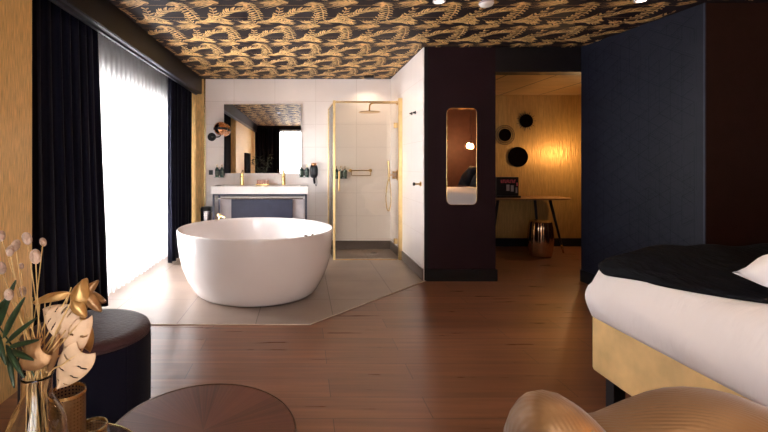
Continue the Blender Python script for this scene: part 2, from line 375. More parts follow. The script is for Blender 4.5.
struct('wall_back', box(B(), -1.47, 1.33, YB, YB+.12, 0, ZC), 'tile_back', 'white tiled wall behind the vanity and shower', 'wall')
struct('wall_back_gold', box(B(), -2.05, -1.47, YB-.01, YB+.12, 0, ZC), 'gold_wall', 'strip of gold papered wall beside the far curtain', 'wall')
struct('trim_2', box(B(), -1.475, -1.455, YB-.016, YB, 0, ZC), 'brass', 'brass strip edging the white wall tiles', 'trim')
struct('wall_shower', box(B(), 1.31, 1.352, YP+.006, YB, 0, ZC), 'tile_side', 'white tiled side wall of the shower', 'wall')
struct('wall_pillar', box(B(), 1.352, 2.09, YP, 6.86, 0, ZC), 'plum', 'dark plum pillar wall carrying the slim mirror', 'wall')
struct('trim_3', box(B(), 1.318, 1.356, YP-.004, YP+.006, 0, ZC), 'black_trim', 'dark corner edge of the pillar wall', 'trim')
struct('wall_left', box(B(), -1.72, -1.60, YR, 2.58, 0, ZC), 'gold_wall', 'gold papered left wall near the camera', 'wall')
# window wall left, with its opening
bm = B(); WX0, WX1 = -2.17, -2.05
for a in ((2.5, 3.55, 0, ZC), (6.15, 6.66, 0, ZC), (3.55, 6.15, 2.14, ZC), (3.55, 6.15, 0, .05)): box(bm, WX0, WX1, a[0], a[1], a[2], a[3])
struct('wall_window', bm, 'plum', 'dark outer wall around the side window', 'wall')
struct('wall_recess', box(B(), -2.05, -1.72, 2.46, 2.58, 0, ZC), 'plum', 'short end wall of the curtain recess', 'wall')
def window(name, lab, along, a0, a1, z0, z1, pos, nmull):
    w = bpy.data.objects.new(name, None); COL.objects.link(w); w['kind'] = 'structure'; w['label'] = lab; w['category'] = 'window'
    bm = B()
    def bb(u0, u1, z0_, z1_, d=.03):
        if along == 'y': box(bm, pos-d, pos+d, u0, u1, z0_, z1_)
        else: box(bm, u0, u1, pos-d, pos+d, z0_, z1_)
    bb(a0, a1, z0, z0+.07); bb(a0, a1, z1-.07, z1)
    bb(a0, a0+.07, z0+.07, z1-.07); bb(a1-.07, a1, z0+.07, z1-.07)
    for k in range(1, nmull):
        u = a0+(a1-a0)*k/nmull; bb(u-.045, u+.045, z0+.07, z1-.07)
    bb(a0+.07, a1-.07, z1-.42, z1-.37, .025)
    link('window_frame', bm, 'frame_white', w)
    bm = B()
    if along == 'y': box(bm, pos-.004, pos+.004, a0+.06, a1-.06, z0+.06, z1-.06)
    else: box(bm, a0+.06, a1-.06, pos-.004, pos+.004, z0+.06, z1-.06)
    link('pane', bm, 'win_pane', w)
window('window_1', 'tall side window behind the sheer curtain', 'y', 3.55, 6.15, .05, 2.14, -2.11, 3)
# rear wall and right wall
bm = B()
for a in ((-2.2, -1.35, 0, ZC), (.75, 5.4, 0, ZC), (-1.35, .75, 2.42, ZC), (-1.35, .75, 0, .05)): box(bm, a[0], a[1], YR-.12, YR, a[2], a[3])
struct('wall_rear', bm, 'brown_wall', 'dark brown wall behind the camera', 'wall')
window('window_2', 'window of the rear wall seen in the vanity mirror', 'x', -1.35, .75, .05, 2.42, YR-.06, 3)
struct('wall_bedhead', box(B(), 4.15, 4.27, YR, 3.46, 0, ZC), 'brown_wall', 'dark brown wall behind the bed head', 'wall')
def navy():
    bm = prism(B(), [(3.02, YP), (3.165, 3.45), (3.167, 3.57), (3.32, 3.57), (3.32, 4.92), (3.15, 4.92)], 0, ZC)
    a = Vector((3.02, YP, 0)); b = Vector((3.165, 3.45, 0)); L = (b-a).length; d = (b-a)/L; n = Vector((d.y, -d.x, 0))
    if n.x > 0: n = -n
    def seg(u0, z0, u1, z1, w=.0016):
        if min(u0, u1) < .01 or max(u0, u1) > L-.01 or min(z0, z1) < .13 or max(z0, z1) > ZC-.01: return
        q = Vector((u1-u0, z1-z0)); q.normalize(); px, pz = -q.y*w, q.x*w
        vs = [bm.verts.new(a+d*u+n*.0006+Vector((0, 0, z))) for u, z in ((u0-px, z0-pz), (u0+px, z0+pz), (u1+px, z1+pz), (u1-px, z1-pz))]
        f = bm.faces.new(vs); f.normal_update(); f.material_index = 1
        if f.normal.x > 0: f.normal_flip()
    s = .118; rl = random.Random(21)
    dirs = [(math.cos(t), math.sin(t)) for t in (PI/6, PI/2, PI*5/6)]
    for i in range(-3, 15):
        for j in range(-10, 26):
            u, z = i*s*math.cos(PI/6), j*s+(i % 2)*s/2
            for du, dz in dirs:
                if rl.random() < .62: seg(u, z, u+du*s, z+dz*s, .0014)
                if rl.random() < .42: seg(u+dz*.016, z-du*.016, u+du*s+dz*.016, z+dz*s-du*.016, .0008)
                if rl.random() < .30: seg(u-dz*.034, z+du*.034, u+du*s-dz*.034, z+dz*s+du*.034, .0008)
    return bm
struct('wall_right', navy(), None, 'navy wall with fine geometric line wallpaper', 'wall', mats=['navy_wall', 'navy_line'])
struct('trim_4', box(B(), 3.16, 3.170, 3.436, 3.450, 0, ZC), 'gunmetal', 'thin metal corner edge of the navy wall', 'trim')
struct('wall_niche', box(B(), 3.168, 4.2, 3.444, 3.57, 0, ZC), 'brown_wall', 'dark brown wall at the side of the bed', 'wall')
struct('wall_niche_rear', box(B(), 2.95, 4.15, -.77, -.65, 0, ZC), 'brown_wall', 'dark brown side wall of the bed niche, seen in the slim mirror', 'wall')
struct('wall_header', prism(B(), [(2.09, YP), (3.02, YP), (3.15, 4.92), (2.09, 4.92)], 2.27, ZC), 'black_trim', 'black lintel over the hall opening', 'wall')
struct('wall_hall', box(B(), 2.09, 5.3, 6.75, 6.86, 0, 2.6), 'gold_hall', 'gold ribbed wallpaper wall of the hall', 'wall')
struct('wall_hall_end', box(B(), 5.2, 5.3, 3.5, 6.75, 0, 2.6), 'brown_wall', 'end wall of the hall', 'wall')
struct('wall_hall_front', box(B(), 3.32, 5.2, 4.8, 4.92, 0, 2.6), 'brown_wall', 'hall side of the bedroom wall', 'wall')
struct('ceiling_hall', box(B(), 2.09, 5.2, 4.92, 6.75, 2.335, 2.4), 'hall_ceiling', 'gold panelled ceiling of the hall', 'ceiling')
struct('baseboard_pillar', box(B(), 1.34, 2.105, YP-.016, YP, 0, .125), 'black_trim', 'black skirting along the pillar wall', 'baseboard')
struct('baseboard_pillar_side', box(B(), 2.09, 2.106, YP, 6.75, 0, .125), 'black_trim', 'black skirting on the hall side of the pillar', 'baseboard')
struct('baseboard_hall', box(B(), 2.106, 5.2, 6.735, 6.75, 0, .125), 'black_trim', 'black skirting under the gold hall wall', 'baseboard')
bm = prism(B(), [(3.018, YP+.02), (3.002, YP-.014), (3.149, 3.432), (3.165, 3.434), (3.02, YP), (3.035, YP+.02)], 0, .125)
struct('baseboard_right', bm, 'black_trim', 'black skirting under the navy wall', 'baseboard')
struct('baseboard_shower', box(B(), 1.298, 1.31, YP+.01, YB-.012, .004, .125), 'taupe_trim', 'taupe skirting tile along the white side wall', 'baseboard')
struct('baseboard_back', box(B(), .1, 1.31, YB-.012, YB, .004, .125), 'taupe_trim', 'taupe skirting tile at the back of the shower', 'baseboard')
# dark fascia beam over the curtains
struct('trim_5', box(B(), -1.61, -1.51, YR, YB, 2.315, ZC), 'beam', 'black pelmet beam above the window curtains', 'beam')
struct('trim_6', box(B(), -1.51, 4.15, YR, YR+.12, 2.33, ZC), 'beam', 'black pelmet beam above the rear window', 'beam')
bm = B(); box(bm, -1.60, -1.575, 2.63, YB-.02, 2.300, 2.315); box(bm, -1.54, -1.52, 2.63, YB-.02, 2.308, 2.315)
struct('trim_7', bm, 'gunmetal', 'slim metal rail under the pelmet beam', 'trim')

# ------------------------------------------------------------------ curtains
def drape(name, x, y0, y1, z0, z1, amp, nf, m, along='y', seed=1, flare=0., thick=.003, wob=.35):
    rnd = random.Random(seed); n = nf*12; rows = 14; bm = B(); g = []
    ph = [rnd.uniform(-1, 1) for _ in range(nf+2)]; am = [rnd.uniform(.55, 1.25) for _ in range(nf+2)]
    for j in range(rows+1):
        t = j/rows; row = []
        for i in range(n+1):
            s = i/n; f = s*nf; k = int(min(f, nf-1)); fr = f-k
            A = am[k]*(1-fr)+am[k+1]*fr; Q = ph[k]*(1-fr)+ph[k+1]*fr
            off = A*amp*math.cos(2*PI*f+Q*wob+.5*math.sin(3*t+Q))*(.75+.25*(1-t))
            c = y0+(y1-y0)*s+s*flare*(1-t)+amp*.35*math.sin(4*PI*f+Q)
            z = z0+(z1-z0)*t
            row.append(bm.verts.new((x+off, c, z) if along == 'y' else (c, x+off, z)))
        g.append(row)
    for j in range(rows):
        for i in range(n): bm.faces.new((g[j][i], g[j][i+1], g[j+1][i+1], g[j+1][i]))
    o = link(name, bm, m, smooth=True)
    if thick:
        s = o.modifiers.new('s', 'SOLIDIFY'); s.thickness = thick
    return o
tag(drape('curtain', -1.74, 2.62, 3.66, .02, 2.5, .035, 9, 'navy_velvet', seed=4, flare=.20), 'long dark navy velvet curtain, the one nearest the gold wall', 'curtain')
tag(drape('curtain', -1.68, 5.48, 6.46, .02, 2.5, .04, 6, 'navy_velvet', seed=9), 'dark navy velvet curtain at the far end of the window beside the bathtub', 'curtain')
tag(drape('sheer_curtain', -1.87, 3.6, 6.15, .012, 2.47, .028, 22, 'sheer', seed=2, thick=0, wob=.9), 'sheer white voile curtain glowing in front of the side window', 'curtain')
tag(drape('sheer_curtain', YR+.16, -1.2, .8, .012, 2.4, .022, 16, 'sheer_dense', 'x', seed=6, thick=0, wob=.9), 'sheer white curtain of the rear window, seen in the vanity mirror', 'curtain')
tag(drape('curtain', YR+.28, -1.56, -.75, .02, 2.44, .035, 6, 'navy_velvet', 'x', seed=5), 'dark curtain beside the rear sheer, seen in the vanity mirror', 'curtain')

# ------------------------------------------------------------------ bathtub
tub = thing('bathtub', 'large round white freestanding bathtub on the tiled floor', 'bathtub', (-.473, 4.42, .004))
prof = [(0, .0), (.565, .0), (.588, .006), (.612, .03), (.642, .08), (.686, .16), (.724, .26), (.748, .36), (.763, .46), (.771, .56), (.774, .610), (.773, .622), (.767, .626), (.761, .622),
        (.756, .59), (.742, .5), (.71, .38), (.66, .27), (.59, .18), (.50, .125), (.35, .105), (0, .10)]
link('basin', lathe(B(), prof, 96), 'white_gloss', tub, smooth=True, loc=(0, 0, .006))
link('base_ring', lathe(B(), [(0, 0), (.56, 0), (.56, .0055), (0, .0055)], 64), 'black_plastic', tub)
bm = B(); lathe(bm, [(0, .0), (.03, 0), (.03, .01), (.022, .014), (0, .014)], 24)
link('drain', bm, 'steel', tub, loc=(0, 0, .117), smooth=True)
for px, py, r in ((304, 235.5, .016), (317, 233.5, .010)):
    q = P(px, py, 3.86) - Vector((-.473, 4.42, .004)); dv = Vector((q.x, q.y, 0)).normalized()
    bm = B(); tube(bm, [(0, 0, 0), (0, 0, .012)], r, 16)
    link('rim_control', bm, 'steel', tub, loc=(dv.x*.764, dv.y*.764, .630), smooth=False)
tap = thing('tub_filler', 'low brass floor standing tap rising behind the round bathtub', 'tap', (-1.03, 5.38, .004))
link('riser', tube(B(), [(0, 0, 0), (0, 0, .63)], .014, 16), 'brass', tap)
link('spout', tube(B(), curve_pts([(0, 0, .60), (.03, -.02, .625), (.08, -.05, .61)], 6), .012, 12), 'brass', tap, smooth=True)
link('floor_flange', lathe(B(), [(0, 0), (.045, 0), (.045, .008), (0, .008)], 24), 'brass', tap)
link('cap', lathe(B(), [(0, .628), (.024, .628), (.024, .652), (0, .652)], 20), 'brass_light', tap)

# ------------------------------------------------------------------ vanity
vx0, vx1, vy0 = -1.275, .075, 6.05
van = thing('vanity_stand', 'dark metal framed washstand with navy drawer front under the white basin', 'vanity', ((vx0+vx1)/2, 6.29, .004))
ox, oy = (vx0+vx1)/2, 6.29
def vb(x0, x1, y0, y1, z0, z1): return box(B(), x0-ox, x1-ox, y0-oy, y1-oy, z0-.004, z1-.004)
for x in (vx0+.02, vx1-.045):
    for y in (vy0+.01, YB-.05): link('leg', vb(x, x+.025, y, y+.025, .004, .855), 'gunmetal', van)
bm = B()
box(bm, vx0+.02-ox, vx1-.02-ox, vy0+.01-oy, vy0+.035-oy, .828, .850)
box(bm, vx0+.02-ox, vx0+.045-ox, vy0+.035-oy, YB-.05-oy, .828, .850)
box(bm, vx1-.045-ox, vx1-.02-ox, vy0+.035-oy, YB-.05-oy, .828, .850)
link('top_frame', bm, 'gunmetal', van)
link('towel_rail', tube(B(), [(-.60, -.262, .79), (.60, -.262, .79)], .010, 12), 'steel', van)
link('drawer_box', vb(vx0+.10, vx1-.05, vy0+.10, YB-.002, .30, .815), 'grey_panel', van, bevel=.004)
d = link('drawer_front', vb(vx0+.27, vx1-.22, vy0+.07, vy0+.10, .32, .775), 'navy_panel', van, bevel=.003)
link('drawer_lip', vb(vx0+.10, vx1-.05, vy0+.07, vy0+.10, .783, .815), 'ceramic', van, bevel=.003)
link('inner_post', vb(vx0+.10, vx0+.122, vy0+.03, vy0+.052, .004, .828), 'gunmetal', van)
link('shelf', vb(vx0+.045, vx1-.045, vy0+.04, YB-.06, .12, .14), 'gunmetal', van)
# basin: slab with two sunken bowls
def basin():
    bm = B(); z1 = .105; x0, x1, y0, y1 = vx0-ox, vx1-ox, vy0-.01-oy, YB-.002-oy
    bowls = [(-.42, -.07, -.17, .10), (.07+.0, .42, -.17, .10)]
    bowls = [(-.56, -.08, -.19, .10), (.08, .56, -.19, .10)]
    xs = [x0, -.56, -.08, .08, .56, x1]; ys = [y0, -.19, .10, y1]
    for i in range(5):
        for j in range(3):
            hole = j == 1 and i in (1, 3)
            z = .02 if hole else z1
            v = [bm.verts.new(p) for p in ((xs[i], ys[j], z), (xs[i+1], ys[j], z), (xs[i+1], ys[j+1], z), (xs[i], ys[j+1], z))]
            bm.faces.new(v)
            if hole:
                t = [bm.verts.new((p.co.x, p.co.y, z1)) for p in v]
                for a in range(4): bm.faces.new((v[a], v[(a+1) % 4], t[(a+1) % 4], t[a]))
    c = [(x0, y0), (x1, y0), (x1, y1), (x0, y1)]
    lo = [bm.verts.new((*p, 0)) for p in c]; hi = [bm.verts.new((*p, z1)) for p in c]; bm.faces.new(lo[::-1])
    for a in range(4): bm.faces.new((lo[a], lo[(a+1) % 4], hi[(a+1) % 4], hi[a]))
    bmesh.ops.remove_doubles(bm, verts=bm.verts, dist=1e-5); bmesh.ops.recalc_face_normals(bm, faces=bm.faces); return bm
tag(link('washbasin', basin(), 'ceramic', loc=(ox, oy, .854), bevel=.008), 'long white double washbasin slab below the square mirror', 'washbasin')
def basin_tap(px, lab):
    x = (px-CX)/F*6.42
    t = thing('basin_tap', lab, 'tap', (x, 6.42, .959), group=None)
    link('column', lathe(B(), [(0, 0), (.034, 0), (.034, .006), (.026, .008), (.026, .175), (0, .175)], 24), 'brass', t, smooth=False)
    link('spout', tube(B(), [(0, -.01, .13), (0, -.14, .122)], .012, 12), 'brass', t, smooth=True)
    link('lever', tube(B(), [(0, 0, .165), (0, 0, .185), (0, .035, .215)], .008, 10), 'brass', t)
    return t
basin_tap(242, 'brass basin tap at the left half of the white basin')
basin_tap(283.5, 'brass basin tap at the right half of the white basin')
tr = thing('soap_tray', 'brass tray of folded pink guest towels between the two basin taps', 'tray', ((262-CX)/F*6.3, 6.43, .959))
bm = B(); box(bm, -.10, .10, -.045, .045, .0, .008); box(bm, -.10, .10, -.045, -.040, .008, .02); box(bm, -.10, .10, .040, .045, .008, .02)
link('tray_base', bm, 'brass', tr)
for k in range(5):
    o = link('guest_towel', rbox(B(), 0, 0, 0, .017, .035, .035, .45, 12, 8), 'soap', loc=((262-CX)/F*6.3-.072+k*.036, 6.43, 1.003), smooth=True)
    tag(o, ['first', 'second', 'third', 'fourth', 'fifth'][k]+' from the left of the pink rolls on the brass tray', 'towel', 'pink rolls on the brass tray')

# square mirror over basin
mir = thing('wall_mirror', 'large square frameless mirror above the white double basin', 'mirror', (-.602, YB, 1.645))
mw, mh = .573, .512
link('mirror_glass', box(B(), -mw, mw, -.030, -.026, -mh, mh), 'mirror', mir)
link('backing', box(B(), -mw+.01, mw-.01, -.026, 0, -mh+.01, mh-.01), 'black_plastic', mir)

# wall sconce
c = P(220.7, 128.5, 6.36); w0 = P(212, 137, YB)
sc = thing('wall_sconce', 'copper globe wall lamp with black rose left of the square mirror', 'wall lamp', (w0.x, YB, w0.z))
link('wall_rose', tube(B(), [(0, 0, 0), (0, -.025, 0)], .062, 32), 'black_metal', sc)
q = c-Vector((w0.x, YB, w0.z))
link('arm', tube(B(), curve_pts([(0, -.02, 0), (.05, -.12, -.005), (q.x*.8, q.y, -.01), (q.x, q.y, q.z-.10)], 6), .007, 8), 'black_metal', sc, smooth=True)
def ball(r, a0, a1, n=14): return [(r*math.cos(a0+(a1-a0)*k/n), r*math.sin(a0+(a1-a0)*k/n)) for k in range(n+1)]
def cl(p): return [(max(r, 0), z) for r, z in p]
link('copper_dome', lathe(B(), cl(ball(.100, .08, PI/2)), 40), 'copper', sc, loc=q, smooth=True)
link('band', lathe(B(), [(.1005, -.022), (.103, -.022), (.103, .012), (.1005, .012)], 40, close=True), 'black_metal', sc, loc=q)
link('lower_globe', lathe(B(), cl(ball(.099, -PI/2, -.1)), 40), 'copper', sc, loc=q, smooth=True)

# bottles on wall holder
def bottle_mesh(parent, x, y, z, h=.15, r=.028):
    b = link('bottle', lathe(B(), [(0, 0), (r, 0), (r, h*.80), (r*.55, h*.90), (r*.35, h*.93), (r*.35, h)], 20), 'green_bottle', loc=(x, y, z), smooth=False)
    pm = B(); tube(pm, [(0, 0, h), (0, 0, h+.035)], .006, 8); tube(pm, [(0, 0, h+.032), (0, -.03, h+.030)], .005, 8)
    link('pump', pm, 'brass', b); link('bottle_label', lathe(B(), [(r+.0005, h*.2), (r+.0005, h*.62)], 20), 'label_paper', b, smooth=True)
    return b
def bottle_rack(name_lab, pxs, py_top, py_bot, d, where, grp, plate=None):
    z0 = H-(py_bot-CY)/F*d; z1 = H-(py_top-CY)/F*d
    xs = [(p-CX)/F*d for p in pxs]
    h = thing('bottle_holder', name_lab, 'holder', (xs[0], YB, z0))
    w = xs[-1]-xs[0]
    bm = B(); box(bm, -.035, w+.035, -.012, 0, .02, .11)
    if plate: box(bm, plate-xs[0]-.03, plate-xs[0]+.03, -.012, 0, .03, .10)
    link('back_plate', bm, 'black_plastic', h)
    bm = B(); box(bm, -.035, w+.035, -.078, -.012, -.006, 0); link('ledge', bm, 'black_plastic', h)
    for k, x in enumerate(xs):
        b = bottle_mesh(None, x, YB-.044, z0, h=(z1-z0)*.8)
        lab = ('only' if len(xs) == 1 else ['left', 'right'][k] if len(xs) == 2 else ['left', 'middle', 'right'][k])
        tag(b, f'{lab} green pump bottle in the holder {where}', 'bottle', grp)
bottle_rack('black bottle holder under the copper wall lamp', [216.5, 221.5], 164.5, 177, 6.45, 'under the copper wall lamp', 'green bottles under the lamp', plate=P(211, 171, YB).x)
bottle_rack('black bottle holder between square mirror and hair dryer', [301.5, 307], 164.5, 177, 6.45, 'beside the hair dryer', 'green bottles by the hair dryer')
bottle_rack('black bottle holder inside the shower', [336.8, 341, 345.2], 166, 178.5, 6.45, 'inside the shower', 'green bottles in the shower')

# hair dryer
hd = thing('hair_dryer', 'black hair dryer with copper ring hanging on the white tiles', 'hair dryer', (P(313.8, 170, YB).x, YB, P(0, 173, YB).z))
link('body', rbox(B(), 0, -.055, .03, .060, .045, .105, .7, 18, 12), 'black_plastic', hd, smooth=True)
link('nozzle', lathe(B(), [(.032, .10), (.040, .10), (.042, .145), (.034, .15), (.030, .145)], 20, cy=-.055, close=True), 'copper', hd, smooth=True)
link('handle', tube(B(), [(0, -.055, -.03), (.005, -.055, -.1), (.012, -.055, -.155)], .022, 12, r1=.015), 'black_plastic', hd, smooth=True)
link('wall_hook', box(B(), -.02, .02, -.02, 0, -.04, .05), 'black_plastic', hd)
link('cord', tube(B(), curve_pts([(.012, -.055, -.15), (.035, -.05, -.19), (.045, -.03, -.13), (.035, -.01, -.03)], 6), .004, 6), 'black_plastic', hd, smooth=True)

# bin
bn = thing('pedal_bin', 'tall steel pedal bin with black lid beside the washstand', 'bin', (P(206, 0, 6.22).x, 6.22, .004))
link('body', lathe(B(), [(0, 0), (.075, 0), (.075, .60), (0, .60)], 32), 'steel', bn)
link('lid', lathe(B(), [(.079, .60), (.079, .635), (.06, .66), (0, .668)], 32), 'black_plastic', bn, smooth=True)
link('pedal', box(B(), -.02, .02, -.115, -.075, .01, .02), 'black_plastic', bn)
link('hinge', box(B(), .06, .095, -.02, .02, .58, .66), 'black_plastic', bn)

# ------------------------------------------------------------------ shower
YS = 5.78; sx0, sx1 = .40, 1.31; zt = 2.10
sh = thing('shower_enclosure', 'clear glass shower enclosure with brass posts and top rail', 'shower enclosure', (sx0, YS, .004))
def sb(x0, x1, y0, y1, z0, z1): return box(B(), x0-sx0, x1-sx0, y0-YS, y1-YS, z0-.004, z1-.004)
link('corner_post', sb(sx0-.004, sx0+.028, YS-.016, YS+.016, .004, zt+.01), 'brass_light', sh, bevel=.003)
link('wall_post', sb(sx1-.05, sx1-.001, YS-.02, YS+.02, .004, zt+.04), 'brass_light', sh, bevel=.003)
link('rear_post', sb(sx0-.03, sx0-.012, YB-.04, YB-.001, .004, zt-.01), 'brass_light', sh, bevel=.003)
link('top_rail', sb(sx0+.025, sx1-.062, YS-.012, YS+.012, zt-.02, zt), 'brass', sh)
link('side_rail', prism(B(), [(-.004, .016), (.010, .016), (-.014, YB-.04-YS), (-.028, YB-.04-YS)], zt-.034, zt-.016) if 1 else sb(0, 1, 0, 1, zt-.03, zt-.012), 'brass', sh)
link('door_glass', sb(sx0+.03, sx1-.066, YS-.004, YS+.004, .02, zt-.022), 'pane', sh)
link('side_glass', prism(B(), [(0, .016), (.008, .016), (-.016, YB-.04-YS), (-.024, YB-.04-YS)], .008, zt-.035), 'pane', sh)
for z in (1.78, .25): link('hinge', sb(sx1-.11, sx1-.06, YS-.014, YS+.014, z-.035, z+.035), 'brass', sh, bevel=.003)
link('door_handle', tube(B(), [(.075, -.035, .91), (.075, -.035, 1.17)], .011, 12), 'brass_light', sh)
for z in (.94, 1.14): link('handle_mount', tube(B(), [(.075, -.035, z), (.075, -.004, z)], .007, 8), 'brass_light', sh)
link('threshold', sb(sx0+.025, sx1-.062, YS-.012, YS+.012, .004, .012), 'brass', sh)
# rain shower
YA = 6.06
rs = thing('rain_shower', 'brass rain shower head on a wall arm above the shower', 'shower head', (1.31, YA, 0))
hx = P(369.5, 0, YA).x-1.31; hz = H-(112.2-CY)/F*YA; az = H-(103-CY)/F*YA
link('arm', tube(B(), curve_pts([(0, 0, az), (-.2, 0, az), (hx+.06, 0, az), (hx+.012, 0, az-.02), (hx, 0, az-.06), (hx, 0, hz+.01)], 8), .011, 10), 'brass', rs, smooth=True)
link('head', lathe(B(), [(0, -.006), (.146, -.003), (.148, 0), (.146, .003), (.03, .012), (0, .014)], 48), 'brass', rs, loc=(hx, 0, hz), smooth=False)
link('wall_flange', tube(B(), [(0, 0, az), (-.012, 0, az)], .032, 24), 'brass', rs)
# mixer and hand shower
zm = H-(175-CY)/F*YA
mx = thing('shower_mixer', 'brass round shower mixer valve on the side tiles', 'shower mixer', (1.31, YA, zm))
for dz in (.035, -.035): link('valve', tube(B(), [(0, 0, dz), (-.012, 0, dz), (-.012, 0, dz)][:2], .04, 24), 'brass', mx)
for dz in (.035, -.035): link('knob', tube(B(), [(-.012, 0, dz), (-.07, 0, dz)], .019, 16), 'brass', mx)
link('outlet', tube(B(), [(0, .0, -.0), (-.11, 0, 0)], .010, 12), 'brass', mx)
hs = thing('hand_shower', 'slim brass hand shower with a looped hose beside the mixer', 'hand shower', (1.31, YA, zm))
link('handset', tube(B(), [(-.115, 0, -.04), (-.128, 0, .20)], .016, 14), 'brass', hs)
hp = curve_pts([(-.112, 0, -.05), (-.10, 0, -.15), (-.09, 0, -.3), (-.10, 0, -.44), (-.125, 0, -.50), (-.15, 0, -.44), (-.16, 0, -.3), (-.14, 0, -.12), (-.105, 0, -.01)], 8)
link('hose', tube(B(), hp, .0085, 8), 'brass', hs, smooth=True)
# wire soap basket
x0, x1 = P(350.5, 0, 6.48).x, P(371, 0, 6.48).x; zb = H-(170.5-CY)/F*6.48
bk = thing('shower_basket', 'brass wire shower shelf on the back tiles', 'shelf', (x0, YB, zb))
w = x1-x0
link('upper_rail', tube(B(), [(0, 0, 0), (0, -.09, 0), (w, -.09, 0), (w, 0, 0)], .008, 8), 'brass', bk)
bm = B(); tube(bm, [(.02, -.008, -.075), (.02, -.09, -.075), (w-.02, -.09, -.075), (w-.02, -.008, -.075)], .005, 8)
for k in range(6): tube(bm, [(.05+k*(w-.1)/5, -.008, -.075), (.05+k*(w-.1)/5, -.09, -.075)], .003, 6)
link('lower_tray', bm, 'brass', bk)
for x in (0, w):
    bm = tube(B(), [(x, 0, 0), (x, -.008, 0)], .024, 20); tube(bm, [(x if x else .02, -.006, 0), (x if x else .02, -.006, -.08)], .005, 8)
    link('mount', bm, 'brass', bk)
# hooks
for px, py, d, m_, lab in ((412, 113.5, 5.25, 'black_metal', 'small black hook on the white side wall, the farther of the upper two'),
                       (415.5, 112.5, 5.09, 'black_metal', 'small black hook on the white side wall, the nearer of the upper two'),):
    q = P(px, py, d); k = thing('towel_hook', lab, 'hook', (1.31, d, q.z), group=None)
    link('rose', tube(B(), [(0, 0, 0), (-.008, 0, 0)], .02, 16), m_, k); link('peg', tube(B(), [(-.008, 0, 0), (-.030, 0, 0)], .009, 10), m_, k)
q = P(419, 184, 4.85); k = thing('towel_hook', 'larger brass hook with dark tip low on the white side wall', 'hook', (1.31, 4.85, q.z))
link('rose', tube(B(), [(0, 0, 0), (-.01, 0, 0)], .028, 20), 'brass', k); link('peg', tube(B(), [(-.01, 0, 0), (-.07, 0, 0)], .010, 10), 'brass', k)
link('tip', tube(B(), [(-.07, 0, 0), (-.09, 0, 0)], .018, 14), 'black_metal', k)
link('floor_drain', lathe(B(), [(0, 0), (.05, 0), (.05, .003), (0, .003)], 24), 'steel', loc=(1.0, 6.2, .004))
tag(bpy.data.objects['floor_drain'], 'round steel drain in the shower floor', 'drain')
# little black unit at ceiling over the shower
vn = P(370, 80, 6.2)
v = thing('ceiling_spotlight', 'small black ceiling spotlight above the shower', 'spotlight', (vn.x, 6.3, ZC-.002))
link('housing', lathe(B(), [(0, 0), (.075, 0), (.075, -.025), (.06, -.035), (0, -.035)], 28), 'black_plastic', v)
link('lens', lathe(B(), [(0, -.036), (.045, -.036), (.045, -.039), (0, -.039)], 24), 'gunmetal', v)

# ------------------------------------------------------------------ pillar mirror
def rrect(w, h, r, n=8):
    pts = []
    for cx, cz, a in ((w-r, h-r, 0), (-w+r, h-r, PI/2), (-w+r, -h+r, PI), (w-r, -h+r, 1.5*PI)):
        for k in range(n+1): pts.append((cx+r*math.cos(a+PI/2*k/n), cz+r*math.sin(a+PI/2*k/n)))
    return pts
px0, px1, py0, py1 = 446, 476.5, 108, 205
a = P(px0, py0, YP); b = P(px1, py1, YP)
pm = thing('slim_mirror', 'tall slim round cornered mirror on the plum pillar', 'mirror', ((a.x+b.x)/2, YP, (a.z+b.z)/2))
mw, mh = (b.x-a.x)/2, (a.z-b.z)/2
def flat(pts, y0, y1):
    bm = B(); A = [bm.verts.new((x, y0, z)) for x, z in pts]; C = [bm.verts.new((x, y1, z)) for x, z in pts]
    bm.faces.new(A); bm.faces.new(C[::-1]); n = len(pts)
    for i in range(n): bm.faces.new((A[i], A[(i+1) % n], C[(i+1) % n], C[i]))
    bmesh.ops.recalc_face_normals(bm, faces=bm.faces); return bm
link('mirror_glass', flat(rrect(mw-.006, mh-.006, .05), -.016, 0), 'mirror', pm)
fp = [(x, -.014, z) for x, z in rrect(mw-.004, mh-.004, .052)]; fp.append(fp[0])
link('frame', tube(B(), fp, .0032, 8, cap=False), 'brass', pm, smooth=True)

# ------------------------------------------------------------------ hall furniture
T = thing('console_table', 'brown wooden hall table with splayed black legs against the gold wall', 'table', (3.2, 6.46, 0))
tz = H-(198.3-CY)/F*6.25
bm = B(); tp = []
for k in range(64):
    a = 2*PI*k/64; c_, s_ = math.cos(a), math.sin(a); e = .45
    tp.append((math.copysign(abs(c_)**e, c_)*.69, math.copysign(abs(s_)**e, s_)*.265))
link('tabletop', prism(bm, tp, tz-.024, tz), 'table_wood', T, bevel=.008)
for (x0, y0, x1, y1) in ((-.38, -.14, -.52, -.22), (-.38, .14, -.50, .2), (.37, -.14, .52, -.22), (.30, .14, .40, .2)):
    p0, p1 = Vector((x0, y0, tz-.024)), Vector((x1, y1, 0)); mid = p0.lerp(p1, .85)
    l = link('leg', tube(B(), [p0, mid], .021, 12, r1=.014), 'leg_black', T, smooth=True)
    link('brass_foot', tube(B(), [mid, p1], .0145, 12, r1=.010), 'brass', l, smooth=True)
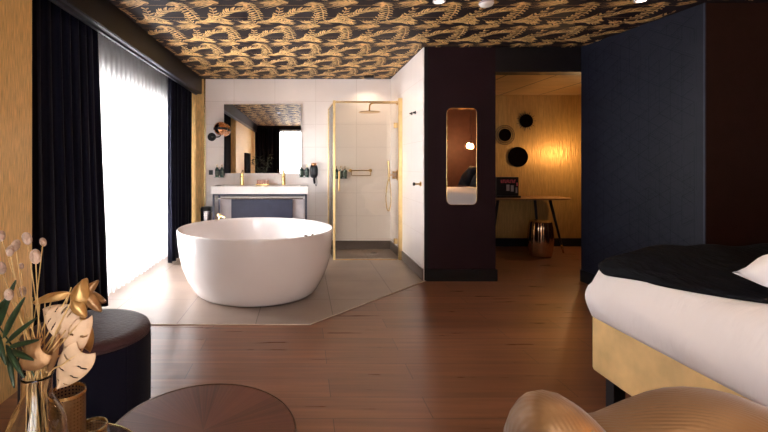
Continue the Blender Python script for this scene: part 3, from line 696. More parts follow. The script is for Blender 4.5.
# fluted stool
S = thing('drum_stool', 'shiny bronze fluted drum stool under the hall table', 'stool', (P(540.5, 0, 6.03).x, 6.03, 0))
def fluted():
    bm = B(); n = 112; nf = 14; rings = []
    for z, r in ((0, .135), (.02, .142), (.10, .156), (.24, .164), (.38, .157), (.46, .145), (.48, .136)):
        rings.append([bm.verts.new(((r*(1-.085*abs(math.sin(nf*PI*k/n)))**1)*math.cos(2*PI*k/n), (r*(1-.085*abs(math.sin(nf*PI*k/n))))*math.sin(2*PI*k/n), z)) for k in range(n)])
    for a, b in zip(rings, rings[1:]):
        for k in range(n): bm.faces.new((a[k], a[(k+1) % n], b[(k+1) % n], b[k]))
    bm.faces.new(rings[0][::-1]); bmesh.ops.recalc_face_normals(bm, faces=bm.faces); return bm
M['bronze_chrome'] = mat('bronze_chrome', (.72, .50, .34), .13, 1.)
link('fluted_body', fluted(), 'bronze_chrome', S, smooth=True)
link('seat', lathe(B(), [(0, .475), (.138, .475), (.140, .483), (.134, .490), (0, .492)], 40), 'brass', S)
# display box on the table
bx = P(505.5, 0, 6.45)
D = thing('display_box', 'black box with pink print standing on the hall table', 'box', (bx.x, 6.42, tz))
link('carton', box(B(), -.17, .15, -.06, .09, 0, .30), 'black_plastic', D, bevel=.004)
bm = B()
rr = random.Random(5)
for k in range(8):                      # pink block lettering line, unreadable at this distance
    x = -.11+k*.028; box(bm, x, x+.009, -.0645, -.0605, .215, .262); box(bm, x+.009, x+.021, -.0645, -.0605, .215+.038*(k % 2), .224+.038*(k % 2))
    if k % 3 == 0: box(bm, x+.009, x+.019, -.0645, -.0605, .236, .243)
box(bm, .118, .135, -.0645, -.0605, .17, .22)
link('print', bm, 'pink_print', D)
bm = B(); box(bm, -.03, .015, -.0640, -.0605, .10, .19); box(bm, .035, .075, -.0640, -.0605, .09, .18); box(bm, .105, .128, -.064, -.0605, .07, .15)
link('picture', bm, 'grey_print', D)
link('lower_rim', box(B(), -.175, .17, -.085, -.062, 0, .03), 'black_plastic', D)
# round mirrors
YH = 6.75
def sun_mirror(px, py, r, lab, kind):
    q = P(px, py, YH); o = thing('round_mirror', lab, 'mirror', (q.x, YH, q.z), group=None)
    link('mirror_disc', tube(B(), [(0, -.012, 0), (0, -.022, 0)], r, 48), 'dark_mirror', o)
    bm = B()
    if kind == 'rays':
        for k in range(22):
            a = 2*PI*k/22; l = 1.28 if k % 2 else 1.55
            tube(bm, [(r*.98*math.cos(a), -.012, r*.98*math.sin(a)), (r*l*math.cos(a), -.010, r*l*math.sin(a))], .004, 6)
        link('rays', bm, 'black_metal', o)
    elif kind == 'rings':
        for rr_ in (1.28, 1.62):
            tube(bm, [(r*rr_*math.cos(2*PI*k/48), -.010, r*rr_*math.sin(2*PI*k/48)) for k in range(49)], .0035, 6, cap=False)
        for k in range(30):
            a = 2*PI*k/30; tube(bm, [(r*1.28*math.cos(a), -.010, r*1.28*math.sin(a)), (r*1.62*math.cos(a), -.010, r*1.62*math.sin(a))], .0025, 5)
        link('ring_frame', bm, 'black_metal', o)
    tube(bm2 := B(), [(r*1.0*math.cos(2*PI*k/48), -.014, r*1.0*math.sin(2*PI*k/48)) for k in range(49)], .006, 6, cap=False)
    link('rim', bm2, 'black_metal', o)
    link('mount', tube(B(), [(0, 0, 0), (0, -.012, 0)], r*.4, 20), 'black_metal', o)
sun_mirror(525.8, 121, .098, 'small dark round mirror with a spiky ray frame on the gold wall', 'rays')
sun_mirror(504.5, 135, .092, 'dark round mirror with a wire ring frame on the gold wall', 'rings')
sun_mirror(517.5, 157, .150, 'largest plain dark round mirror on the gold wall', 'plain')

# hall pendant lamp (just out of sight behind the navy wall)
hl = thing('pendant_lamp', 'warm glowing pendant lamp of the hall, right of the round mirrors', 'pendant lamp', (4.10, 6.24, 0))
link('cord', tube(B(), [(0, 0, 1.60), (0, 0, 2.335)], .004, 6), 'black_plastic', hl)
link('socket', lathe(B(), [(0, 1.56), (.018, 1.56), (.018, 1.60), (0, 1.60)], 16), 'brass', hl)
link('bulb', lathe(B(), cl(ball(.04, -PI/2, PI/2)), 24), 'bulb', hl, loc=(0, 0, 1.525), smooth=True)

# ------------------------------------------------------------------ bed
bed = thing('bed', 'wide box spring bed with gold upholstered base and black legs', 'bed', (2.62, 1.4, 0))
bx0, bx1, by0, by1 = 1.515, 3.70, .48, 2.30
def bl(x0, x1, y0, y1, z0, z1): return box(B(), x0-2.62, x1-2.62, y0-1.4, y1-1.4, z0, z1)
link('box_spring', bl(bx0, bx1, by0, by1, .19, .485), 'gold_fabric', bed, bevel=.018)
for (x, y) in ((bx0+.06, by1-.085), (bx0+.06, by0+.035), (bx1-.12, by1-.085), (bx1-.12, by0+.12)):
    link('leg', bl(x, x+.06, y, y+.06, 0, .19), 'leg_black', bed, bevel=.003)
link('headboard', bl(3.70, 3.80, by0-.1, by1+.1, .1, 1.15), 'plum', bed, bevel=.03)
# mattress + duvet as one soft heightfield skin
def soft(x0, x1, y0, y1, z0, top, nx, ny, r, seed, bulge=0.):
    """rounded slab whose top follows top(u,v) and whose sides bulge"""
    bm = B(); rings = []; rows = 10
    def outline(t):
        pts = []; n = 2*(nx+ny); ins = 0
        return pts
    g = {}
    for i in range(nx+1):
        for j in range(ny+1):
            u, v = i/nx, j/ny
            x = x0+(x1-x0)*u; y = y0+(y1-y0)*v
            dd = min(x-x0, x1-x, y-y0, y1-y); k = min(1, dd/r)
            z = top(x, y)-r*(1-math.sqrt(max(0, 1-(1-k)**2)))*.9
            c = .10; ex, ey = min(x-x0, x1-x), min(y-y0, y1-y)
            if ex < c and ey < c:
                a, b = c-ex, c-ey; m_ = max(a, b); h_ = math.hypot(a, b); f = m_/h_ if h_ > 1e-9 else 1
                sx = 1 if x > (x0+x1)/2 else -1; sy = 1 if y > (y0+y1)/2 else -1
                x += sx*a*(f-1); y += sy*b*(f-1)
            g[i, j] = bm.verts.new((x, y, z))
    for i in range(nx):
        for j in range(ny): bm.faces.new((g[i, j], g[i+1, j], g[i+1, j+1], g[i, j+1]))
    per = [(i, 0) for i in range(nx)]+[(nx, j) for j in range(ny)]+[(i, ny) for i in range(nx, 0, -1)]+[(0, j) for j in range(ny, 0, -1)]
    prev = [g[p] for p in per]; cx, cy = (x0+x1)/2, (y0+y1)/2
    zt = [v.co.z for v in prev]
    for q in range(1, 9):
        t = q/8; cur = []
        for n_, p in enumerate(per):
            v = g[p].co; dx_, dy_ = v.x-min(max(v.x, x0+.10), x1-.10), v.y-min(max(v.y, y0+.10), y1-.10); hl = math.hypot(dx_, dy_) or 1; nx_, ny_ = dx_/hl, dy_/hl
            b = bulge*math.sin(PI*min(1, t*.9+.1))+.006*math.sin(9*v.x+11*v.y+3*t)*math.sin(PI*t)
            zz = z0(v.x, v.y) if callable(z0) else z0
            cur.append(bm.verts.new((v.x+nx_*b, v.y+ny_*b, zt[n_]+(zz-zt[n_])*t)))
        for a in range(len(per)):
            b = (a+1) % len(per); bm.faces.new((prev[a], cur[a], cur[b], prev[b]))
        prev = cur
    bm.faces.new(prev)
    bmesh.ops.recalc_face_normals(bm, faces=bm.faces); return bm
def crown(x, y):
    e = min(1, max(0, (x-1.5)/.34)); s = e*e*(3-2*e)
    e2 = min(1, max(0, (2.32-y)/.22)); s2 = e2
    return .752+.055*s*s2**.5+.006*math.sin(6*x+2*y)+.004*math.sin(13*y+5*x)
o = link('duvet', soft(1.484, 3.62, .50, 2.322, lambda x, y: .487, crown, 60, 54, .12, 1, .022), 'duvet', smooth=True, loc=(0, 0, 0))
tag(o, 'thick white duvet covering the wide bed', 'duvet')
# fur throw lying over the far foot of the duvet
def throw():
    bm = B(); nx, ny = 50, 60; g = {}; rnd = random.Random(2)
    for i in range(nx+1):
        for j in range(ny+1):
            u, v = i/nx, j/ny
            y = 1.0+1.295*v
            x0 = 1.507+.028*min(1, max(0, (2.25-y)/.3))+.44*max(0, 1.92-y)**1.5-.004*math.sin(9*v)
            x = x0+(2.36-x0)*u
            # corner rounding at the far left
            if v > .90: x += .045*((v-.90)/.10)**2*(1-u)
            e = min(1, 9*min(u, 1-u, v, 1-v)+.05); t = .042*math.sqrt(e)
            t += .010*math.sin(9*y+7*x+2*math.sin(5*x))*e+.006*math.sin(23*x-9*y)*e+.022*math.exp(-((y-2.1)/.16)**2)*e
            edge = min(x-1.484, 2.322-y)
            k = max(0, min(1, edge/.12)); base = crown(x, y)-.12*(1-math.sqrt(max(0, 1-(1-k)**2)))*.9
            g[i, j] = (bm.verts.new((x, y, base+t+.004)), bm.verts.new((x, y, base+.002)))
    for i in range(nx):
        for j in range(ny):
            bm.faces.new([g[a][0] for a in ((i, j), (i+1, j), (i+1, j+1), (i, j+1))])
            bm.faces.new([g[a][1] for a in ((i, j), (i, j+1), (i+1, j+1), (i+1, j))])
    per = [(i, 0) for i in range(nx)]+[(nx, j) for j in range(ny)]+[(i, ny) for i in range(nx, 0, -1)]+[(0, j) for j in range(ny, 0, -1)]
    for a in range(len(per)):
        p, q = per[a], per[(a+1) % len(per)]; bm.faces.new((g[p][0], g[p][1], g[q][1], g[q][0]))
    bmesh.ops.recalc_face_normals(bm, faces=bm.faces); return bm
tag(link('throw_blanket', throw(), 'fur', smooth=True), 'black plush throw spread across the white duvet', 'throw')
def pillow_mesh(sx, sy, sz, seed=1):
    bm = B(); rnd = random.Random(seed); n = 18; g = {}
    for s in (1, -1):
        for i in range(n+1):
            for j in range(n+1):
                u, v = -1+2*i/n, -1+2*j/n
                if s < 0 and (i in (0, n) or j in (0, n)): g[s, i, j] = g[1, i, j]; continue
                h = ((1-u**4)*(1-v**4))**.55
                w = 1-.07*(1-abs(v)**2)*abs(u)**3; w2 = 1-.07*(1-abs(u)**2)*abs(v)**3
                g[s, i, j] = bm.verts.new((u*sx*w, v*sy*w2, s*sz*h+(.012*math.sin(5*u+3*v+seed)*h)))
    for s in (1, -1):
        for i in range(n):
            for j in range(n):
                f = [g[s, a, b] for a, b in ((i, j), (i+1, j), (i+1, j+1), (i, j+1))]
                bm.faces.new(f if s > 0 else f[::-1])
    return bm
o = link('pillow', pillow_mesh(.22, .32, .08, 2), 'pillow', smooth=True, loc=(1.90, 1.39, .895), rot=(.03, -.16, .35))
tag(o, 'white cotton pillow lying on the black throw at the bed edge', 'pillow')
for k, (y, z, m_, lab) in enumerate(((.95, .97, 'black_cloth', 'black cushion leaning at the bed head, nearer the pendant lamp'), (1.55, .97, 'black_cloth', 'black cushion leaning at the bed head, farther from the pendant lamp'))):
    tag(link('cushion', pillow_mesh(.23, .27, .08, 4+k), m_, smooth=True, loc=(3.24, y, z+.06), rot=(0, -1.0, 0)), lab, 'cushion', 'black cushions at the bed head')
for k, y in enumerate((.95, 1.75)):
    tag(link('pillow', pillow_mesh(.2, .36, .09, 7+k), 'pillow', smooth=True, loc=(3.56, y, 1.0), rot=(0, -1.2, 0)), ['white pillow behind the black cushion nearer the pendant lamp', 'white pillow at the bed head far from the pendant lamp'][k], 'pillow')
# pendant
pd = thing('pendant_lamp', 'glowing filament pendant lamp hanging beside the bed head', 'pendant lamp', (3.56, .20, 0))
link('cord', tube(B(), [(0, 0, 1.76), (0, 0, ZC)], .004, 6), 'black_plastic', pd)
link('socket', lathe(B(), [(0, 1.70), (.02, 1.70), (.02, 1.76), (0, 1.765)], 16), 'black_metal', pd)
link('bulb', lathe(B(), [(0, 1.585), (.03, 1.59), (.052, 1.62), (.055, 1.65), (.035, 1.69), (.018, 1.70)], 20), 'bulb', pd, smooth=True)

# ------------------------------------------------------------------ foreground armchair (gold ribbed)
AC = (.98, .74)
ch = thing('armchair', 'gold ribbed satin armchair in the bottom right foreground', 'armchair', (AC[0], AC[1], 0))
def with_uv(o, k):
    me = o.data; uv = me.uv_layers.new(name='uv')
    for p in me.polygons:
        for li in p.loop_indices:
            c_ = me.vertices[me.loops[li].vertex_index].co
            uv.data[li].uv = (c_.x*k[0]+c_.y*k[1]+c_.z*k[2], c_.z)
    return o
def shell(pts, n=24):
    """closed lofted cushion: sections (cx, cy, cz_top, half_len_y, z_bottom) along x"""
    bm = B(); rings = []
    for (x, y, zt, hy, zb, e) in pts:
        ring = []
        zc, hz = (zt+zb)/2, (zt-zb)/2
        for k in range(n):
            a = 2*PI*k/n; c_, s_ = math.cos(a), math.sin(a)
            ring.append(bm.verts.new((x, y+hy*math.copysign(abs(c_)**e, c_), zc+hz*math.copysign(abs(s_)**e, s_))))
        rings.append(ring)
    for a, b in zip(rings, rings[1:]):
        for k in range(n): bm.faces.new((a[k], a[(k+1) % n], b[(k+1) % n], b[k]))
    bm.faces.new(rings[0]); bm.faces.new(rings[-1][::-1]); bmesh.ops.recalc_face_normals(bm, faces=bm.faces); return bm
# silhouette measured along depth ~1.0: (px, py)
def secs(prs, d, hy, zb, e=.75, zo=.018, xo=0):
    out = []
    for px, py in prs:
        q = P(px, py, d); out.append((q.x*(1+.25*hy/d)+xo-AC[0], d-AC[1], q.z-zo, hy, zb, e))
    return out
arm = secs([(509, 431), (511, 419), (515, 406), (521, 396), (529, 389.5), (540, 387.3), (556, 391), (572, 401), (586, 414), (594, 426)], 1.0, .09, .42, xo=.010)
arm[0] = arm[0][:3]+(.05, .5, .9)
o = with_uv(link('armrest', shell(arm), 'rib', ch, smooth=True), (28, 16, 0))
back = secs([(583, 428), (590, 420), (600, 415.5), (612, 413), (625, 406.5), (640, 399), (658, 391), (676, 386.5), (695, 385), (714, 386.5), (733, 391), (752, 398), (770, 405.5), (800, 418), (830, 434)], .97, .15, .40, zo=.030, xo=.012)
o = with_uv(link('backrest', shell(back), 'rib', ch, smooth=True), (18, 26, 0))
sm = []
for k in range(13):
    a = -.3+k*.19
    sm.append(P(588+7*math.sin(.2+k*.09), 443-22*k/12, .985-.10+.009*k))
link('piping', tube(B(), [Vector(p)-Vector((AC[0], AC[1], 0)) for p in sm], .003, 8), 'rib', ch, smooth=True)
link('seat', rbox(B(), 0.0, -.12, .36, .40, .36, .10, .3, 32, 16), 'rib', ch, smooth=True)
link('outer_shell', rbox(B(), .05, .22, .34, .46, .14, .20, .35, 32, 16), 'rib', ch, smooth=True)
for x in (-.30, .32):
    for y in (-.36, .26): link('leg', tube(B(), [(x, y, 0), (x*.9, y*.9, .27)], .014, 12, r1=.022), 'leg_black', ch)

# ------------------------------------------------------------------ ottoman
ot = thing('ottoman', 'round dark velvet ottoman with aubergine leather top before the curtain', 'ottoman', (-1.083, 2.2, 0))
R0 = .297
link('body', lathe(B(), [(0, .012), (R0-.03, .012), (R0-.008, .025), (R0, .06), (R0, .40), (R0-.004, .418), (0, .418)], 72), 'navy_velvet', ot, smooth=True)
link('top_cushion', lathe(B(), [(0, .416), (R0-.002, .416), (R0+.001, .428), (R0-.006, .442), (R0-.022, .451), (R0-.06, .455), (0, .458)], 72), 'leather', ot, smooth=True)
link('top_piping', lathe(B(), [(R0+.004*math.cos(2*PI*k/8), .418+.004*math.sin(2*PI*k/8)) for k in range(8)], 72, close=True), 'leather', ot, smooth=True)
bm = B()
for k in range(8):
    a = 2*PI*k/8+.26; tube(bm, [((R0+.001)*math.cos(a), (R0+.001)*math.sin(a), .05), ((R0+.001)*math.cos(a), (R0+.001)*math.sin(a), .41)], .0025, 6)
link('side_seam', bm, 'navy_velvet', ot)
for k in range(4):
    a = PI/4+k*PI/2; link('foot', lathe(B(), [(0, 0), (.018, 0), (.018, .014), (0, .014)], 16), 'black_plastic', ot, loc=(.2*math.cos(a), .2*math.sin(a), 0))

# ------------------------------------------------------------------ coffee tables
ct = thing('coffee_table', 'round coffee table with starburst walnut top and thin bronze edge', 'table', (-.318, 1.394, 0))
link('tabletop', lathe(B(), [(0, .404), (.290, .404), (.294, .408), (.294, .418), (.291, .42), (0, .42)], 96), 'walnut_top', ct)
link('edge_band', lathe(B(), [(.2945, .402), (.298, .402), (.298, .421), (.2945, .421)], 96, close=True), 'rim', ct)
link('column', lathe(B(), [(0, .012), (.03, .012), (.022, .05), (.022, .404), (0, .404)], 32), 'black_metal', ct, smooth=False)
link('foot_plate', lathe(B(), [(0, 0), (.19, 0), (.19, .008), (.18, .012), (0, .012)], 64), 'black_metal', ct)
st = thing('side_table', 'second low round table with smoked top holding the vase', 'table', (-.62, 1.03, 0))
ZT = .52; RT = .237
link('tabletop', lathe(B(), [(0, ZT-.012), (RT-.003, ZT-.012), (RT, ZT-.008), (RT, ZT-.002), (RT-.003, ZT), (0, ZT)], 96), 'dark_glass', st)
link('edge_band', lathe(B(), [(RT+.0005, ZT-.016), (RT+.004, ZT-.016), (RT+.004, ZT+.002), (RT+.0005, ZT+.002)], 96, close=True), 'brass', st)
for k in range(3):
    a = PI/2+.9+k*2*PI/3; link('leg', tube(B(), [(.12*math.cos(a), .12*math.sin(a), ZT-.012), (.2*math.cos(a), .2*math.sin(a), 0)], .009, 10), 'black_metal', st)

# vase
VX, VY = -.578, .95
vs = thing('vase', 'clear glass bottle vase holding the dried bouquet', 'vase', (VX, VY, ZT+.001))
outer = [(0, 0), (.05, 0), (.057, .006), (.060, .03), (.060, .15), (.057, .185), (.048, .212), (.036, .232), (.0305, .245), (.0300, .285), (.0325, .292)]
inner = [(.0305, .292), (.0280, .285), (.0285, .247), (.034, .232), (.046, .209), (.0545, .184), (.0575, .15), (.0575, .03), (.052, .010), (0, .008)]
link('glass_body', lathe(B(), outer+inner, 64), 'glass', vs, smooth=True)

def perforated(px, d, r, top, lab, rows):
    x = (px-CX)/F*d; hh = top-ZT
    t = thing('candle_holder', lab, 'candle holder', (x, d, ZT))
    n = 64; bm = B(); uvl = bm.loops.layers.uv.new('uv'); nr = max(2, int(rows))
    nper = 30
    for j in range(nr):
        for k in range(n):
            a0, a1 = 2*PI*k/n, 2*PI*(k+1)/n; z0_, z1_ = .006+(hh-.012)*j/nr, .006+(hh-.012)*(j+1)/nr
            f = bm.faces.new([bm.verts.new((r*math.cos(a), r*math.sin(a), z)) for a, z in ((a0, z0_), (a1, z0_), (a1, z1_), (a0, z1_))]); f.smooth = True
            for lp, (u, v) in zip(f.loops, ((k, j), (k+1, j), (k+1, j+1), (k, j+1))): lp[uvl].uv = (u/n*nper, v)
    link('perforated_wall', bm, 'perf', t)
    link('rim', lathe(B(), [(r-.0015, hh-.008), (r+.001, hh-.008), (r+.001, hh), (r-.0015, hh)], 64, close=True), 'brass', t)
    link('base', lathe(B(), [(0, 0), (r+.001, 0), (r+.001, .007), (0, .007)], 64), 'brass', t)
    return t
perforated(68, 1.06, .039, .722, 'taller perforated brass candle holder beside the vase', 22)
perforated(93, 1.125, .034, .600, 'shorter perforated brass candle holder at the table edge', 9)

# bouquet
def blade(name, m, base, tip, width, normal, parent=None, bend=0., cup=.15, profile='oval', slits=0, ns=64, nt_=22, wave=0.):
    base, tip, normal = Vector(base), Vector(tip), Vector(normal).normalized()
    ax = tip-base; L = ax.length; ax.normalize(); side = ax.cross(normal).normalized(); nr = side.cross(ax).normalized()
    bm = B(); g = {}
    for i in range(ns+1):
        s = i/ns
        if profile == 'oval': w = math.sin(PI*s**.8)**.7
        elif profile == 'heart': w = (math.sin(PI*min(1, (s*.93+.07))**.62))**.75
        else: w = math.sin(PI*min(1, s*.92+.08)**.6)**.9*(1-.2*s)
        for j in range(nt_+1):
            t = -1+2*j/nt_
            p = base+ax*L*(s-.10*(abs(t)**2)*(1-s) if profile == 'heart' else s)+side*t*width*.5*max(w, .02)
            p += nr*(-bend*L*(s-.5)**2*4+bend*L-cup*width*t*t+wave*width*math.sin(7*s+3*t))
            g[i, j] = bm.verts.new(p)
    for i in range(ns):
        for j in range(nt_):
            s, t = (i+.5)/ns, abs(-1+2*(j+.5)/nt_)
            if slits and .12 < s < .9 and .25 < t < .85:
                ph = (s-t*.05)*slits
                if ph-math.floor(ph) < .17*(1-abs(t-.55)*1.5) and .25 < t < .85: continue
            bm.faces.new((g[i, j], g[i+1, j], g[i+1, j+1], g[i, j+1]))
    o = link(name, bm, m, parent, smooth=True)
    sd = o.modifiers.new('s', 'SOLIDIFY'); sd.thickness = .0012
    return o
def neck(k, r=.018): a = k*2.4; return Vector((VX+r*math.cos(a), VY+r*math.sin(a), ZT+.27))
def foot(k, r=.035): a = k*2.4+2.6; return Vector((VX+r*math.cos(a), VY+r*math.sin(a), ZT+.014))
def stem_pts(k, end, sag=.0): n_ = neck(k); return curve_pts([foot(k), n_, n_.lerp(end, .5)+Vector((0, 0, sag)), end], 6)
tails = [(1, 236, 1.00, .9), (15.5, 245.5, .97, .95), (10, 251, .92, .8), (27, 238.5, .95, 1.), (43, 242, 1.03, .75), (35.5, 256.5, .90, 1.1), (1, 268, .93, 1.), (21.5, 266, 1.05, .55), (9, 294.5, .88, .9), (22, 292, 1.0, .9), (-16, 262, .95, 1.)]
names_t = ['highest at the left frame edge', 'left of the tall upright pair', 'just below the tall upright pair', 'tallest and most upright', 'pale one farthest right against the dark curtain', 'largest and rounded, before the curtain edge', 'at the left frame edge, mid height', 'smallest pale one before the gold wall', 'low one above the green palm leaf', 'low one beside the pale drooping head', 'outermost one leaning left']
for k, (px, py, d, s) in enumerate(tails):
    e = P(px, py, d); g = thing('bunny_tail_grass', 'dried bunny tail grass, '+names_t[k], 'dried flower', foot(k), group='bunny tail grasses in the vase')
    f0 = foot(k); pts = [p-f0 for p in stem_pts(k, e, .01)]
    link('stem', tube(B(), pts, .0011, 6), 'straw', g, smooth=True)
    dr = (pts[-1]-pts[-3]).normalized(); a = math.radians(random.uniform(-25, 25))
    h_ = link('flower_head', rbox(B(), 0, 0, 0, .0098*s, .0098*s, .0145*s, 1.0, 16, 12), 'tail', g, smooth=True, loc=pts[-1], rot=(random.uniform(-.4, .4), a, 0))
# straws
for k in range(12):
    tx = 14+k*5.2+random.uniform(-3, 3); ty = random.uniform(285, 345)
    e = P(tx, ty, .95+random.uniform(-.05, .05)); f0 = foot(k+20, .03)
    pts = [p-f0 for p in curve_pts([f0, neck(k+5, .016), e], 8)]
    o = link('straw_stalk', tube(B(), pts, .0014, 6), 'straw', loc=f0, smooth=True)
    tag(o, 'thin straight straw stalk standing in the glass vase', 'dried stalk', 'straw stalks in the vase')
def leaf(k, m, base, tip, w, nrm, lab, d, mat_stem='straw', **kw):
    bp, tp_ = P(*base, d), P(*tip, d+kw.pop('dd', 0)); f0 = foot(k, .03)
    L_ = thing('dried_leaf', lab, 'dried leaf', f0, group='dried leaves in the vase')
    link('stem', tube(B(), [p-f0 for p in curve_pts([f0, neck(k, .02), neck(k, .02).lerp(bp, .55)+Vector((.0, -.005, .01)), bp], 8)], .0018, 6), mat_stem, L_, smooth=True)
    blade('leaf_blade', m, bp-f0, tp_-f0, w, nrm, L_, **kw); return L_
leaf(1, 'beige_leaf', (71, 325), (43, 309), .072, (.1, -1, .25), 'beige dried monstera leaf with cut slits, the one facing left', .95, profile='heart', slits=5, bend=.05, cup=.08)
leaf(2, 'beige_leaf', (82, 320), (66, 372), .050, (.3, -1, .1), 'long beige dried leaf with slits in the middle of the bouquet', .965, profile='heart', slits=4, bend=.08, cup=.15)
leaf(13, 'beige_leaf', (82, 352), (57, 389), .072, (.15, -1, .2), 'lowest beige dried leaf with slits hanging over the brass holder', .95, profile='heart', slits=4, bend=.08, cup=.12)
leaf(3, 'gold_leaf', (77, 313), (82, 280), .048, (-.1, -1, .5), 'cupped gold leaf at the top of the bouquet', .97, profile='oval', bend=.2, cup=.35)
leaf(4, 'gold_leaf', (70, 293), (33, 303), .022, (0, -1, .9), 'narrow gold leaf reaching left over the slit leaf', .96, profile='oval', bend=.1, cup=.3, wave=.1)
leaf(5, 'bronze_leaf', (42, 350), (17, 369), .062, (.1, -1, .3), 'round bronze leaf low at the left of the vase neck', .90, profile='heart', bend=.1, cup=.15)
leaf(6, 'gold_leaf', (80, 318), (90, 352), .036, (.4, -1, .2), 'gold leaf hanging behind the long slit leaf', 1.0, profile='oval', bend=.12, cup=.3)
leaf(7, 'bronze_leaf', (78, 296), (105, 301), .030, (.1, -1, .6), 'bronze leaf pointing right over the ottoman', .99, profile='oval', bend=.15, cup=.3, wave=.1)
leaf(8, 'bronze_leaf', (80, 300), (97, 281), .022, (.1, -1, .3), 'slim bronze leaf pointing up right', .98, profile='oval', bend=.1, cup=.3)
leaf(9, 'bronze_leaf', (84, 293), (101, 312), .024, (.2, -1, .2), 'short bronze leaf drooping right', .97, profile='oval', bend=.1, cup=.3)
leaf(10, 'gold_leaf', (72, 300), (86, 317), .026, (.1, -1, .6), 'small bright gold leaf under the cupped top leaf', .955, profile='oval', bend=.15, cup=.3)
leaf(11, 'bronze_leaf', (48, 372), (58, 335), .020, (.1, -1, .1), 'slim bronze leaf rising from the vase neck', .93, profile='oval', bend=.05, cup=.3)
leaf(12, 'bronze_leaf', (66, 352), (76, 312), .026, (.3, -1, .1), 'bronze leaf behind the long slit leaf', 1.0, profile='oval', bend=.05, cup=.3)
# green palm frond
f0 = foot(31, .02)
pf = thing('palm_frond', 'dark green palm frond arching out left of the vase', 'palm leaf', f0)
rib = curve_pts([foot(31, .02), neck(31, .02), P(18, 355, .93), P(-6, 318, .90), P(-28, 272, .88)], 8)
link('midrib', tube(B(), [p-f0 for p in rib], .0022, 6, r1=.001), 'green_leaf', pf, smooth=True)
for k, (b0, t0, w_) in enumerate((((-2, 328), (15, 281), .017), ((3, 338), (24, 298), .016), ((6, 343), (36, 318), .012), ((9, 347), (38, 340), .012), ((10, 350), (33, 360), .014), ((6, 345), (24, 378), .014), ((-4, 330), (6, 365), .014), ((-8, 322), (4, 300), .015), ((-12, 310), (-2, 270), .015), ((8, 348), (14, 388), .012), ((-14, 305), (-40, 290), .014), ((-4, 325), (-36, 318), .014), ((2, 338), (-28, 348), .014))):
    blade('leaflet', 'green_leaf', P(*b0, .91)-f0, P(*t0, .88)-f0, w_*.8, (.3, -1, .4), pf, profile='oval', cup=.25, bend=.06, ns=14, nt_=4)

# tall palm beside the camera, seen in the vanity mirror
pp = thing('potted_palm', 'tall leafy palm in a dark pot by the gold wall, seen in the vanity mirror', 'plant', (-1.18, .45, 0))
link('pot', lathe(B(), [(0, 0), (.12, 0), (.15, .34), (.135, .34), (.125, .30), (0, .30)], 32), 'black_metal', pp, smooth=False)
link('soil', lathe(B(), [(0, .301), (.124, .301)], 24), 'brown_wall', pp)
rp = random.Random(11)
for k in range(11):
    a = k*2.4; l = rp.uniform(.22, .36); zt_ = rp.uniform(1.15, 1.5)
    c_ = curve_pts([(.03*math.cos(a), .03*math.sin(a), .3), (.08*math.cos(a), .08*math.sin(a), .8), (.6*l*math.cos(a), .6*l*math.sin(a), zt_), (l*math.cos(a), l*math.sin(a), zt_-.08)], 5)
    st_ = link('frond', tube(B(), c_, .004, 6, r1=.0015), 'green_leaf', pp, smooth=True)
    for q in range(5, len(c_)-1, 2):
        d_ = (c_[q+1]-c_[q-1]).normalized(); sd_ = Vector((-math.sin(a), math.cos(a), 0))
        for sg in (1, -1):
            blade('leaflet', 'green_leaf', c_[q], c_[q]+(d_*.09+sd_*sg*.11), .03, (0, 0, 1), st_, ns=6, nt_=2, cup=.1)

# TV on the gold wall (seen in the mirror)
tv = thing('wall_television', 'black flat television on the gold left wall, seen in the vanity mirror', 'television', (-1.60, .55, 1.25))
link('screen', box(B(), 0, .045, -.55, .55, -.33, .33), 'tv', tv, bevel=.006)
link('wall_bracket', box(B(), -.001, .001, -.1, .1, -.1, .1), 'black_metal', tv)

# ------------------------------------------------------------------ ceiling spots
def spot(x, y, lab, power, size=1.9, col=(1, .82, .62)):
    t = thing('ceiling_spotlight', lab, 'spotlight', (x, y, ZC-.002), group='round ceiling spotlights')
    link('ring', lathe(B(), [(.032, 0), (.048, 0), (.048, -.012), (.034, -.016)], 32, close=True), 'ceramic', t, smooth=False)
    link('lens', lathe(B(), [(0, -.006), (.032, -.006)], 24), 'spot_lens', t)
    L_ = bpy.data.lights.new('spot_beam', 'SPOT'); L_.energy = power; L_.spot_size = size; L_.spot_blend = .6; L_.color = col; L_.shadow_soft_size = .04
    o = bpy.data.objects.new('spot_beam', L_); COL.objects.link(o); o.location = (x, y, ZC-.03)
    return t
q = P(486, -1, 3.43)
spot(1.055, 3.385, 'left of the two ceiling spotlights at the top edge of the picture', 9)
spot(2.60, 3.36, 'right of the two ceiling spotlights at the top edge of the picture', 9)
sd_ = thing('smoke_detector', 'white round smoke detector on the papered ceiling at the top edge', 'smoke detector', (1.435, 3.42, ZC-.0015))
link('housing', lathe(B(), [(0, 0), (.055, 0), (.055, -.018), (.045, -.032), (.02, -.040), (0, -.040)], 32), 'ceramic', sd_, smooth=True)
link('sensor_ring', lathe(B(), [(.0555, -.006), (.057, -.006), (.057, -.014), (.0555, -.014)], 32, close=True), 'grey_panel', sd_)
spot(-.6, 2.2, 'unseen fill spotlight added above the coffee tables', 8)  # weak fill lamp added out of view over the tables
spot(.7, 1.2, 'unseen fill spotlight added above the armchair', 22)  # added lamp, never in view, lights the right foreground
spot(1.9, 1.5, 'unseen fill spotlight added above the bed', 16)  # extra lamp added out of view to light the bed

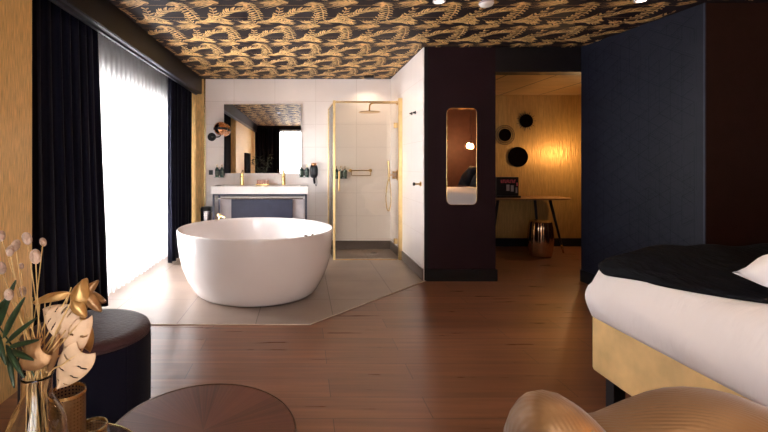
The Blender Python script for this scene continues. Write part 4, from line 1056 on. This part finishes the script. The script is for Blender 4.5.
def point(name, loc, e, col, r=.05):
    L_ = bpy.data.lights.new(name, 'POINT'); L_.energy = e; L_.color = col; L_.shadow_soft_size = r
    o = bpy.data.objects.new(name, L_); COL.objects.link(o); o.location = loc; return o
def beam(x, y, z, e, size, col):
    L_ = bpy.data.lights.new('spot_beam', 'SPOT'); L_.energy = e; L_.spot_size = size; L_.spot_blend = .7; L_.color = col; L_.shadow_soft_size = .05
    o = bpy.data.objects.new('spot_beam', L_); COL.objects.link(o); o.location = (x, y, z); return o
beam(vn.x, 6.3, ZC-.045, 13, 2.4, (1, .80, .60))
point('pendant_light', (3.56, .10, 1.66), 110, (1, .5, .2))
point('hall_lamp_light', (4.10, 6.24, 1.44), 16, (1, .62, .28), .04)

def area(name, loc, rot, sx, sy, e, col, portal=False):
    L_ = bpy.data.lights.new(name, 'AREA'); L_.shape = 'RECTANGLE'; L_.size = sx; L_.size_y = sy; L_.energy = e; L_.color = col
    o = bpy.data.objects.new(name, L_); COL.objects.link(o); o.location = loc; o.rotation_euler = rot
    if portal: L_.cycles.is_portal = True
    return o
area('window_portal', (-2.14, 4.85, 1.15), (0, -PI/2, 0), 2.2, 2.6, 1, (1, 1, 1), True)
area('rear_window_portal', (-.3, YR-.1, 1.23), (PI/2, 0, 0), 2.1, 2.36, 1, (1, 1, 1), True)

w = bpy.data.worlds.new('world'); scn.world = w; w.use_nodes = True
bg = w.node_tree.nodes['Background']; bg.inputs[0].default_value = (1, .97, .95, 1); bg.inputs[1].default_value = 25

# ------------------------------------------------------------------ camera
cam = bpy.data.cameras.new('camera'); co = bpy.data.objects.new('camera', cam); COL.objects.link(co)
co.location = (0, 0, H); co.rotation_euler = (PI/2, 0, 0)
cam.sensor_width = 36; cam.lens = 36*F/768; cam.shift_x = (384-CX)/768; cam.shift_y = -(216-CY)/768; cam.clip_start = .05
scn.camera = co
scn.view_settings.view_transform = 'Standard'; scn.view_settings.look = 'None'; scn.view_settings.gamma = 1
scn.view_settings.exposure = .22
scn.view_settings.use_curve_mapping = False
